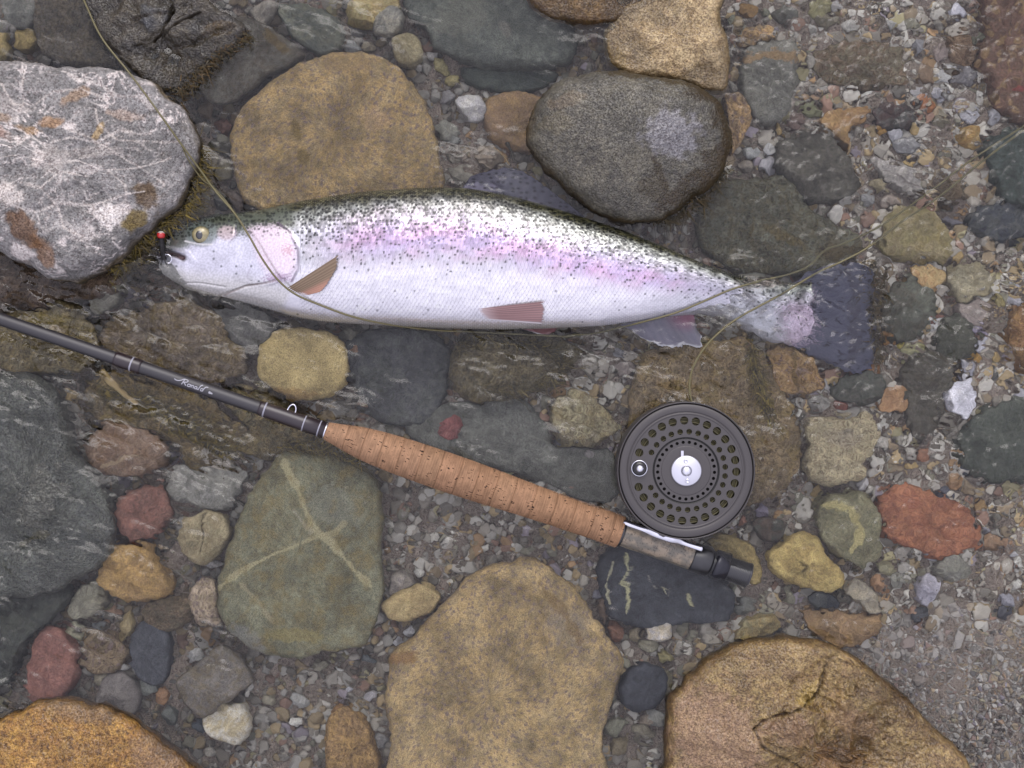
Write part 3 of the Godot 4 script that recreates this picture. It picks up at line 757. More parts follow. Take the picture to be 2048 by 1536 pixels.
		{"n": "brown_boulder", "cat": "boulder", "m": "the brown boulder under the reel", "l": "broad brown boulder on which the reel lies", "rock": "olive", "a": "7a6848", "b": "6e6048", "f": 70.0, "grain": 0.2, "eq": -24, "top": -9, "e": 0.45, "amp": 0.05, "cuts": 2, "film": 0.5, "c": [1420, 850], "o": [1268, 762, 1292, 702, 1370, 680, 1440, 682, 1520, 702, 1562, 782, 1592, 862, 1602, 940, 1560, 988, 1500, 1012, 1380, 1020, 1300, 1010, 1252, 900], "lines": [[12, "4e421c", 0.5, 1505, 700, 1520, 780, 1560, 860]]},
		{"n": "tan_stone", "m": "the tan stone under the tail", "l": "tan stone with dark bands just below the trout's tail", "rock": "tan", "a": "887048", "b": "7a6038", "eq": -31, "top": -16, "o": [1532, 702, 1580, 690, 1622, 720, 1648, 770, 1602, 792, 1550, 786], "lines": [[10, "4c3c14", 0.7, 1575, 700, 1590, 780]]},
		{"n": "tan_stone", "l": "tan stone under the anal fin where the line rises from the reel", "rock": "tan", "a": "907c50", "b": "847048", "eq": -31, "top": -17, "o": [1420, 690, 1470, 664, 1505, 680, 1510, 730, 1470, 745, 1425, 725]},
		{"n": "square_stone", "m": "the square cream stone", "l": "square cream stone with a hollowed top right of the reel", "rock": "pale", "a": "9a9070", "b": "8c8468", "mat": "under_coarse", "eq": -29, "top": -8, "e": 0.45, "cuts": 6, "o": [1608, 862, 1620, 838, 1680, 834, 1742, 830, 1757, 870, 1747, 902, 1722, 930, 1717, 957, 1640, 972, 1614, 957, 1604, 910], "spots": [[1680, 865, 46, 18, 5, "7c7468", 0.5]]},
		{"n": "dark_long_stone", "m": "the long dark stone", "l": "long dark brown stone left of the white block", "rock": "dark", "a": "565248", "b": "4e483e", "eq": -31, "top": -15, "o": [1796, 742, 1830, 714, 1892, 703, 1904, 740, 1884, 800, 1864, 870, 1822, 880, 1800, 800]},
		{"n": "dark_stone", "l": "dark squat stone above the square cream stone", "rock": "dark", "a": "525048", "eq": -32, "top": -17, "o": [1664, 770, 1690, 748, 1740, 744, 1764, 765, 1758, 798, 1710, 808, 1672, 800]},
		{"n": "white_block", "m": "the white block", "l": "upright white block of stone, brightest in the gravel on the right", "rock": "white", "a": "c0bec6", "b": "b4b2ba", "spk": 0.0, "eq": -31, "top": -13, "cuts": 4, "e": 0.5, "o": [1888, 772, 1904, 752, 1930, 754, 1940, 790, 1937, 826, 1916, 832, 1892, 812]},
		{"n": "orange_cube", "m": "the orange cube-like stone", "l": "orange-tan cube-like stone between the white block and the square cream stone", "rock": "orange", "a": "a07c54", "b": "946e48", "eq": -31, "top": -14, "e": 0.5, "cuts": 4, "o": [1752, 800, 1764, 780, 1800, 780, 1804, 810, 1782, 824, 1755, 822]},
		{"n": "green_stone", "m": "the dark green stone above the red slab", "l": "large dark green stone at the right edge above the red slab", "rock": "green", "a": "50544a", "b": "464a42", "eq": -31, "top": -15, "o": [1914, 872, 1960, 820, 2060, 800, 2100, 950, 2000, 962, 1940, 946, 1910, 912]},
		{"n": "amber_stone", "m": "the amber stone at the right edge", "l": "amber-brown egg-shaped stone cut by the right edge", "rock": "ochre", "a": "8e6e38", "b": "7a5a38", "mat": "under_coarse", "eq": -28, "top": -8, "o": [2006, 662, 2020, 626, 2060, 604, 2100, 620, 2100, 740, 2050, 745, 2018, 702]},
		{"n": "bicoloured_pebble", "l": "orange and cream pebble just right of the tail fin", "rock": "orange", "a": "a07c4c", "b": "a8905c", "eq": -31, "top": -15, "o": [1812, 545, 1838, 528, 1870, 544, 1884, 562, 1862, 586, 1836, 576]},
		{"n": "buff_stone", "m": "the buff stone", "l": "smooth buff-grey stone right of the orange and cream pebble", "rock": "grey", "a": "8c8468", "b": "847a5c", "eq": -30, "top": -12, "o": [1888, 562, 1904, 530, 1950, 527, 1982, 555, 1972, 582, 1922, 600, 1900, 584]},
		{"n": "dark_green_stone", "l": "dark mottled stone touching the right end of the tail fin", "rock": "green", "a": "56584c", "b": "4e4a3e", "eq": -31, "top": -15, "o": [1768, 590, 1800, 556, 1850, 560, 1866, 620, 1836, 668, 1786, 682, 1762, 640]},
		{"n": "dark_green_stone", "l": "dark olive stone under the buff stone", "rock": "green", "a": "4e4e42", "b": "46463c", "eq": -34, "top": -20, "o": [1886, 640, 1930, 618, 1952, 660, 1940, 712, 1890, 740, 1866, 700]},
		{"n": "pink_grey_stone", "l": "pinkish grey stone between the buff stone and the amber edge stone", "rock": "white", "a": "8e8078", "b": "80766e", "eq": -32, "top": -16, "o": [1912, 606, 1950, 600, 1972, 622, 1962, 652, 1930, 648, 1914, 628]},
		{"n": "red_slab", "m": "the red slab", "l": "flat brick-red slab in the gravel right of the reel", "rock": "red", "a": "945f3e", "b": "7e4c34", "eq": -30, "top": -15, "e": 0.45, "cuts": 4, "o": [1758, 990, 1800, 964, 1850, 980, 1920, 1010, 1952, 1060, 1947, 1088, 1890, 1112, 1810, 1098, 1768, 1070, 1753, 1030]},
		{"n": "ringed_stone", "m": "the yellow-ringed stone", "l": "grey-green stone with a curved yellow band left of the red slab", "rock": "green", "a": "7a7658", "b": "726c50", "eq": -28, "top": -7, "o": [1630, 1010, 1660, 985, 1720, 979, 1752, 1010, 1760, 1070, 1752, 1115, 1720, 1134, 1680, 1116, 1640, 1080, 1628, 1040], "lines": [[11, "a89c62", 0.85, 1640, 1005, 1690, 1018, 1712, 1060, 1700, 1100]]},
		{"n": "golden_stone", "m": "the golden stone", "l": "golden yellow faceted stone right of the reel seat", "rock": "yellow", "a": "a8924e", "b": "9a8246", "eq": -26, "top": -4, "cuts": 6, "o": [1532, 1110, 1550, 1088, 1600, 1064, 1632, 1078, 1652, 1110, 1682, 1146, 1678, 1176, 1640, 1182, 1590, 1166, 1545, 1146], "cracks": [[4, 1.2, 1580, 1105, 1600, 1125, 1595, 1145]]},
		{"n": "yellow_stone", "l": "yellow-brown stone behind the black locking ring of the reel seat", "rock": "yellow", "a": "8a7844", "b": "7a6838", "eq": -32, "top": -17, "o": [1412, 1080, 1450, 1066, 1500, 1085, 1524, 1130, 1515, 1165, 1460, 1140]},
		{"n": "marbled_slate", "m": "the marbled slate", "l": "dark slate marbled with cream streaks below the reel seat", "rock": "slate", "a": "44464c", "b": "3c3e44", "eq": -29, "top": -13, "e": 0.45, "o": [1196, 1110, 1250, 1080, 1340, 1096, 1420, 1140, 1470, 1190, 1450, 1240, 1360, 1248, 1290, 1256, 1226, 1236, 1196, 1180], "lines": [[5, "a8a478", 0.9, 1250, 1105, 1256, 1130, 1240, 1165, 1252, 1180, 1250, 1230], [3, "a09c7c", 0.8, 1222, 1120, 1210, 1165, 1216, 1208], [3, "908e78", 0.7, 1264, 1125, 1246, 1160], [4, "a09c7c", 0.8, 1330, 1165, 1332, 1190], [5, "a8a478", 0.8, 1386, 1175, 1384, 1215], [2, "8a887c", 0.6, 1300, 1140, 1310, 1180], [2, "8a887c", 0.6, 1345, 1165, 1334, 1200]]},
		{"n": "broad_boulder", "cat": "boulder", "m": "the broad tan boulder", "l": "broad tan boulder in front of the cork grip at the bottom edge", "rock": "tan", "film": 0.25, "k": 1.9, "a": "8c7852", "b": "9c8250", "f": 48.0, "eq": -18, "top": -2, "e": 0.42, "deep": 30, "amp": 0.035, "cuts": 3, "mat": "under", "c": [1000, 1380], "o": [774, 1350, 790, 1300, 830, 1270, 880, 1210, 930, 1160, 980, 1130, 1050, 1118, 1100, 1138, 1150, 1180, 1190, 1240, 1232, 1290, 1242, 1340, 1222, 1400, 1204, 1480, 1190, 1600, 800, 1600, 780, 1480, 770, 1400], "lines": [[9, "6a5024", 0.55, 1080, 1160, 1140, 1220, 1180, 1280], [6, "7a6444", 0.4, 880, 1290, 905, 1350]], "spots": [[800, 1310, 22, 12, -30, "7a5420", 0.7], [1150, 1250, 50, 26, 45, "8c8070", 0.35]]},
		{"n": "buff_triangle", "m": "the buff triangular stone", "l": "buff triangular stone between the veined green stone and the broad tan boulder", "rock": "yellow", "a": "a08c5a", "b": "968052", "eq": -28, "top": -9, "cuts": 5, "o": [764, 1206, 800, 1180, 850, 1164, 882, 1190, 862, 1226, 802, 1242, 775, 1232]},
		{"n": "grey_stone", "l": "grey pointed stone above the buff triangular stone", "rock": "grey", "a": "847c70", "b": "78706a", "eq": -31, "top": -15, "o": [778, 1188, 785, 1150, 812, 1140, 830, 1165, 800, 1184]},
		{"n": "black_oval", "m": "the black oval stone", "l": "blue-black oval stone right of the broad tan boulder", "rock": "slate", "a": "3e4048", "b": "383a40", "eq": -31, "top": -14, "o": [1236, 1372, 1254, 1336, 1290, 1322, 1326, 1336, 1334, 1370, 1310, 1412, 1270, 1422, 1242, 1404]},
		{"n": "rusty_boulder", "cat": "boulder", "m": "the rusty boulder", "l": "big wet rust-brown boulder with a chipped hollow at the bottom edge", "rock": "ochre", "a": "8e7a4e", "b": "7a6442", "k": 1.4, "f": 95.0, "grain": 0.28, "spk": 0.6, "sc": "503820", "sf": 240.0, "eq": -4, "top": 26, "e": 0.62, "amp": 0.075, "cuts": 6, "crk": 0.25, "crf": 70.0, "alg": 0.6, "algc": "4a3414", "c": [1620, 1480], "o": [1328, 1400, 1390, 1332, 1450, 1290, 1550, 1273, 1640, 1285, 1720, 1320, 1790, 1370, 1850, 1430, 1900, 1490, 1945, 1560, 1950, 1660, 1340, 1660, 1320, 1500],
			"crags": [[1620, 1440, 118, 92, 2.6], [1660, 1340, 90, 44, 2.4], [1780, 1440, 90, 80, 2.2]], "cracks": [[6, 3.0, 1500, 1425, 1515, 1400, 1540, 1385, 1570, 1378, 1600, 1370, 1628, 1345, 1640, 1310], [5, 2.5, 1500, 1425, 1512, 1455, 1548, 1478, 1590, 1510, 1620, 1540], [4, 1.6, 1740, 1500, 1720, 1520]], "spots": [[1420, 1450, 100, 100, 0, "9c8068", 0.55], [1610, 1345, 26, 20, 0, "a08a4c", 0.7], [1580, 1420, 60, 40, 20, "927660", 0.5], [1710, 1420, 60, 30, 30, "94785c", 0.5], [1780, 1380, 60, 16, 40, "3e2c12", 0.5], [1680, 1500, 60, 50, 0, "886038", 0.4]]},
		{"n": "ochre_boulder", "cat": "boulder", "m": "the ochre boulder", "l": "glowing ochre boulder with wrinkled wet surface in the lower left corner", "rock": "ochre", "k": 1.5, "a": "9c7a3c", "b": "86622e", "f": 100.0, "grain": 0.25, "spk": 0.7, "sc": "4a3018", "sf": 210.0, "eq": -8, "top": 16, "e": 0.55, "crk": 0.45, "crf": 120.0, "amp": 0.05, "c": [180, 1570], "o": [-80, 1470, -20, 1450, 40, 1420, 120, 1394, 220, 1410, 290, 1450, 350, 1495, 420, 1560, 440, 1660, -80, 1660], "spots": [[330, 1500, 60, 30, 40, "80664c", 0.6], [180, 1410, 80, 14, 10, "80684a", 0.6]]},
		{"n": "orange_lobed_stone", "m": "the lobed orange stone", "l": "lobed orange-brown stone right of the dark end of the blue-green boulder", "rock": "orange", "a": "98783c", "b": "84683c", "amp": 0.12, "eq": -27, "top": -7, "o": [193, 1150, 214, 1100, 258, 1080, 310, 1090, 332, 1130, 346, 1180, 300, 1200, 240, 1196, 204, 1176]},
		{"n": "buff_lobed_stone", "m": "the buff lobed stone", "l": "buff stone with a middle furrow left of the veined green stone", "rock": "yellow", "a": "8e8260", "b": "847656", "eq": -27, "top": -7, "amp": 0.11, "o": [361, 1070, 374, 1035, 420, 1017, 456, 1030, 463, 1070, 440, 1112, 405, 1132, 370, 1110], "cracks": [[6, 1.5, 415, 1025, 412, 1070, 408, 1100]]},
		{"n": "buff_stone", "l": "upright buff stone against the left edge of the veined green stone", "rock": "tan", "a": "908270", "b": "887a60", "eq": -29, "top": -11, "cuts": 5, "o": [380, 1190, 405, 1154, 430, 1160, 446, 1222, 440, 1256, 400, 1242, 384, 1216]},
		{"n": "grey_stone", "l": "pale grey-green stone under the lobed orange stone", "rock": "grey", "a": "807c6a", "b": "747060", "eq": -30, "top": -13, "o": [142, 1210, 165, 1172, 200, 1166, 215, 1200, 195, 1232, 150, 1234]},
		{"n": "red_oval", "m": "the red oval stone", "l": "smooth brick-red oval stone above the ochre boulder", "rock": "red", "a": "7e5448", "b": "704a40", "grain": 0.1, "eq": -26, "top": -7, "o": [58, 1352, 74, 1280, 100, 1248, 132, 1254, 157, 1300, 160, 1352, 132, 1392, 82, 1407, 60, 1387]},
		{"n": "slate_stone", "m": "the blue slate stone", "l": "dark blue-grey stone in the middle of the lower left pebbles", "rock": "slate", "a": "505258", "b": "46484e", "eq": -31, "top": -15, "o": [262, 1285, 285, 1240, 330, 1240, 346, 1290, 340, 1350, 310, 1372, 272, 1340]},
		{"n": "brown_stone", "l": "brown lumpy stone above the dark blue-grey stone", "rock": "brown", "a": "6e5e4a", "eq": -30, "top": -13, "o": [286, 1215, 330, 1190, 385, 1194, 392, 1230, 350, 1262, 300, 1250]},
		{"n": "mauve_stone", "m": "the mauve-brown angular stone", "l": "mauve-brown angular stone right of the dark blue-grey stone", "rock": "grey", "a": "66605a", "b": "605644", "eq": -28, "top": -9, "cuts": 6, "o": [356, 1356, 400, 1320, 452, 1283, 490, 1320, 507, 1360, 470, 1392, 410, 1432, 370, 1402]},
		{"n": "white_stone", "m": "the white-topped stone", "l": "white-topped stone right of the ochre boulder", "rock": "white", "a": "aca698", "b": "a09270", "eq": -29, "top": -11, "cuts": 4, "o": [408, 1430, 450, 1404, 492, 1405, 507, 1450, 482, 1487, 440, 1477, 414, 1460]},
		{"n": "grey_round_stone", "l": "round mauve-grey stone just above the ochre boulder", "rock": "grey", "a": "66605c", "b": "5e5854", "eq": -29, "top": -12, "o": [196, 1392, 215, 1352, 258, 1346, 284, 1380, 278, 1422, 240, 1432, 204, 1418]},
		{"n": "tan_stone", "l": "mottled tan stone right of the red oval stone", "rock": "tan", "a": "7a6a50", "b": "70624c", "eq": -31, "top": -15, "o": [162, 1300, 190, 1262, 240, 1265, 262, 1310, 230, 1346, 180, 1340]},
		{"n": "golden_rock", "l": "golden brown lumpy rock at the bottom edge left of the broad boulder", "rock": "ochre", "a": "94763e", "b": "826842", "mat": "under_coarse", "amp": 0.13, "eq": -28, "top": -9, "o": [656, 1450, 672, 1420, 702, 1410, 742, 1452, 764, 1580, 660, 1580]},
		{"n": "pale_star_stone", "l": "small pale square stone under the marbled slate", "rock": "white", "a": "a89c86", "eq": -30, "top": -14, "cuts": 4, "o": [1290, 1245, 1312, 1240, 1342, 1242, 1338, 1276, 1312, 1282, 1292, 1272]},
		{"n": "green_tan_stone", "l": "greenish tan stone just above the rusty boulder", "rock": "yellow", "a": "8a8058", "eq": -29, "top": -12, "o": [1466, 1276, 1490, 1240, 1540, 1224, 1560, 1250, 1524, 1272]},
		{"n": "orange_slab", "m": "the orange slab", "l": "flat orange slab partly sunk in sand above the rusty boulder", "rock": "orange", "a": "8c7048", "b": "826646", "eq": -33, "top": -21, "e": 0.45, "o": [1600, 1216, 1680, 1222, 1752, 1230, 1754, 1260, 1702, 1292, 1640, 1282]},
		{"n": "cream_stone", "l": "cream grey stone below the golden and the yellow-ringed stone", "rock": "white", "a": "928872", "b": "888070", "eq": -30, "top": -13, "cuts": 4, "o": [1682, 1176, 1715, 1161, 1742, 1180, 1757, 1216, 1740, 1227, 1710, 1200]},
		{"n": "dark_stone", "l": "dark flat stone below the golden stone", "rock": "slate", "a": "4a4c4a", "eq": -32, "top": -18, "o": [1610, 1190, 1650, 1178, 1676, 1190, 1670, 1208, 1630, 1214]},
		{"n": "violet_pebble", "l": "violet-white pebble in the sand below the red slab", "rock": "white", "a": "9e9aa4", "b": "8e8a94", "eq": -30, "top": -16, "o": [1828, 1170, 1846, 1146, 1868, 1150, 1872, 1176, 1852, 1212, 1832, 1196]},
		{"n": "grey_pebble", "l": "grey-green pebble just below the right end of the red slab", "rock": "grey", "a": "7c7a6c", "eq": -31, "top": -17, "o": [1868, 1136, 1896, 1106, 1926, 1116, 1934, 1146, 1906, 1164]},
		{"n": "brown_oval", "l": "dark brown stone left of the golden stone beside the reel", "rock": "dark", "a": "54463c", "eq": -31, "top": -16, "o": [1500, 1050, 1530, 1026, 1562, 1040, 1568, 1072, 1530, 1084]},
	]


# ---------------------------------------------------------------- bed, pebbles, gravel, water

func bed_y(x: float, z: float) -> float:
	var px := x / S + 1024.0
	var py := z / S + 768.0
	var rise := 0.003 * smoothstep(1350.0, 1900.0, px) + 0.007 * smoothstep(1150.0, 1450.0, py) * smoothstep(1450.0, 1850.0, px)
	return -0.036 + rise + na.get_noise_3d(x * 14.0, 0.0, z * 14.0) * 0.003


func sandy(px: float, py: float) -> float:
	# 1 in the sand at the lower right, 0 in the gravel
	return smoothstep(1180.0, 1330.0, py + 0.16 * (px - 1900.0) + na.get_noise_2d(px * 0.012, py * 0.012) * 60.0) * smoothstep(1480.0, 1640.0, px)


func steps(inner: float, cells: int) -> PackedFloat32Array:
	var out := PackedFloat32Array([-30.0, -6.0, -2.0, -1.0, -inner * 1.3])
	for i in cells + 1:
		out.append(lerpf(-inner, inner, float(i) / cells))
	out.append_array([inner * 1.3, 1.0, 2.0, 6.0, 30.0])
	return out


func sheet(xs: PackedFloat32Array, zs: PackedFloat32Array, height: Callable, tint) -> ArrayMesh:
	var v := PackedVector3Array()
	var c := PackedColorArray()
	for z in zs:
		for x in xs:
			v.append(Vector3(x, height.call(x, z), z))
			if tint != null:
				c.append(tint.call(x, z))
	var idx := quads(xs.size(), zs.size(), false)
	return build(v, idx, c, PackedVector2Array(), false)


func stream_bed() -> void:
	var sand := lin("887e76", 2.5)
	var silt := lin("706860", 1.9)
	var m := sheet(steps(0.42, 150), steps(0.34, 120), func(x: float, z: float) -> float: return bed_y(x, z),
		func(x: float, z: float) -> Color: return silt.lerp(sand, clampf(0.5 + nb.get_noise_3d(x * 60.0, 3.0, z * 60.0), 0, 1)))
	var o := part("stream_bed", m, mats.sand, self)
	tag(o, "sandy bed of the stream under the stones", "", "", "structure")


func water_height(x: float, z: float) -> float:
	if absf(x) > 0.5 or absf(z) > 0.4:
		return 0.0
	var u := x * 0.93 + z * 0.37
	var w := -x * 0.37 + z * 0.93
	var px := x / S + 1024.0
	var py := z / S + 768.0
	var rush := clampf(0.16 + 0.75 * na.get_noise_2d(px * 0.004 + 5.0, py * 0.004) + 0.55 * smoothstep(820.0, 560.0, px + absf(py - 760.0) * 0.9) + 0.35 * smoothstep(300.0, 120.0, absf(py - 700.0)), 0.12, 1.0)
	# the stream is calm over the large flat stones
	for c in [[670.0, 250.0, 240.0, 0.85], [1000.0, 1380.0, 290.0, 0.75], [610.0, 1120.0, 200.0, 0.6], [980.0, 80.0, 230.0, 0.6], [600.0, 730.0, 100.0, 0.7], [60.0, 950.0, 150.0, 0.5]]:
		rush *= 1.0 - c[3] * smoothstep(c[2], c[2] * 0.6, Vector2(px - c[0], py - c[1]).length())
	var right := smoothstep(1420.0, 1640.0, px) * (1.0 - 0.65 * sandy(px, py))
	var h := na.get_noise_3d(u * 26.0, 1.0, w * 62.0) * 0.0036 * rush
	h += nb.get_noise_3d(u * 75.0, 4.0, w * 190.0) * 0.0020 * rush
	h += nb.get_noise_3d(x * 85.0 + 9.0, 7.0, z * 85.0) * 0.0016 * (0.18 + 0.82 * right)
	var comb := smoothstep(0.25, 0.6, na.get_noise_2d(px * 0.009 + 31.0, py * 0.009)) * (1.0 - 0.7 * right)
	h += na.get_noise_3d(u * 40.0, 9.0, w * 330.0) * 0.00036 * comb
	h += na.get_noise_3d(x * 220.0, 2.0, z * 220.0) * 0.0002 * (0.3 + 0.7 * right)
	return h * smoothstep(0.384, 0.345, absf(x)) * smoothstep(0.294, 0.260, absf(z))


func water() -> void:
	var m := sheet(steps(0.385, 800), steps(0.295, 610), func(x: float, z: float) -> float: return water_height(x, z), null)
	var o := part("water", m, mats.water, self)
	tag(o, "clear shallow rippling water of the stream", "", "", "structure")


const TONES := [
	["8e887e", "grey", 5], ["aaa49a", "pale grey", 6], ["6c665c", "dark grey", 3], ["c8c4bc", "white", 9], ["8a7658", "brown", 3], ["aa9264", "tan", 5],
	["8c6452", "reddish", 2], ["54524e", "blackish", 2], ["a8804e", "orange", 1], ["9c9468", "yellowish", 1], ["948a9a", "violet-grey", 1], ["767664", "greenish", 2],
]


func tone() -> Array:
	var total := 0
	for t in TONES:
		total += t[2]
	var k := rng.randi() % total
	for t in TONES:
		k -= t[2]
		if k < 0:
			return t
	return TONES[0]


func side_of(p: Vector2, q: Vector2) -> String:
	var d := p - q
	if absf(d.x) > absf(d.y) * 2.2:
		return "right of" if d.x > 0 else "left of"
	if absf(d.y) > absf(d.x) * 2.2:
		return "below" if d.y > 0 else "above"
	return ("below and right of" if d.x > 0 else "below and left of") if d.y > 0 else ("above and right of" if d.x > 0 else "above and left of")


func pebble_label(what: String, p: Vector2) -> String:
	# says which one by the named things nearest to it
	var near := []
	for m in marks:
		near.append([p.distance_to(m[0]) - m[2] * 0.75, m[1], m[0]])
	near.sort_custom(func(a, b): return a[0] < b[0])
	var tries := []
	for k in 3:
		tries.append("%s %s %s" % [what, side_of(p, near[k][2]), near[k][1]])
	for a in 4:
		for b in range(a + 1, 5):
			tries.append("%s between %s and %s" % [what, near[a][1], near[b][1]])
	for a in 3:
		for b in range(a + 1, 6):
			tries.append("%s %s %s, %s %s" % [what, side_of(p, near[a][2]), near[a][1], side_of(p, near[b][2]), (near[b][1] as String)])
	for t in tries:
		if not labels.has(t) and (t as String).split(" ").size() <= 16:
			return t
	return tries[0]


func pebble(px: float, py: float, rx: float, ry: float, turn: float, hex: String, what: String, cuts := 4, lift := 0.0) -> void:
	var seg := clampi(int((rx + ry) * 1.1), 16, 44)
	var rings := clampi(int((rx + ry) * 0.3), 5, 12)
	var y0 := bed_y((px - 1024.0) * S, (py - 768.0) * S) + 0.004 + lift
	var mid := at(px, py, y0)
	var size := (rx + ry) * 0.5 * S
	var flat := rng.randf_range(0.62, 0.95)
	var planes := []
	for k in cuts + 4:
		var a := rng.randf() * TAU
		var up := rng.randf_range(0.3, 1.6) if k < cuts else 0.0
		planes.append([Vector3(cos(a), up, sin(a)).normalized(), rng.randf_range(0.6, 0.88)])
	var v := PackedVector3Array()
	var c := PackedColorArray()
	var base := lin(hex, 2.5)
	var alt := base * rng.randf_range(0.72, 1.0)
	var off := Vector3(rng.randf() * 50.0, rng.randf() * 50.0, 0.0)
	var ct := cos(deg_to_rad(turn))
	var sn := sin(deg_to_rad(turn))
	for i in rings + 3:
		var ph := float(i) / rings * PI * 0.5
		for j in seg:
			var a := TAU * j / seg
			var n := Vector3(cos(a) * pow(absf(sin(ph)), 0.8), signf(cos(ph)) * pow(absf(cos(ph)), 0.8), sin(a) * pow(absf(sin(ph)), 0.8))
			for q in planes:
				var over: float = n.dot(q[0]) - q[1]
				if over > 0.0:
					n -= (q[0] as Vector3) * over * 0.85
			n *= 1.0 + na.get_noise_3dv(n * 1.3 + off) * 0.16
			var l := Vector3(n.x * rx * S, n.y * size * flat, n.z * ry * S)
			var p := Vector3(l.x * ct - l.z * sn, l.y, l.x * sn + l.z * ct)
			v.append(p)
			var w := p + off
			c.append(base.lerp(alt, smoothstep(-0.3, 0.3, nb.get_noise_3dv(w * 130.0))) * (1.0 + 0.2 * nc.get_noise_3dv(w * 500.0)))
	var idx := quads(seg, rings + 3, true)
	var o := MeshInstance3D.new()
	o.name = numbered("pebble")
	o.mesh = build(v, idx, c)
	o.material_override = mats.gravel
	o.position = mid
	add_child(o)
	tag(o, pebble_label(what, Vector2(px, py)), "pebble", "pebbles in the gravel of the stream bed")
	outlines.append(PackedVector2Array([Vector2(px - rx, py - ry) , Vector2(px + rx, py - ry), Vector2(px + rx, py + ry), Vector2(px - rx, py + ry)]))


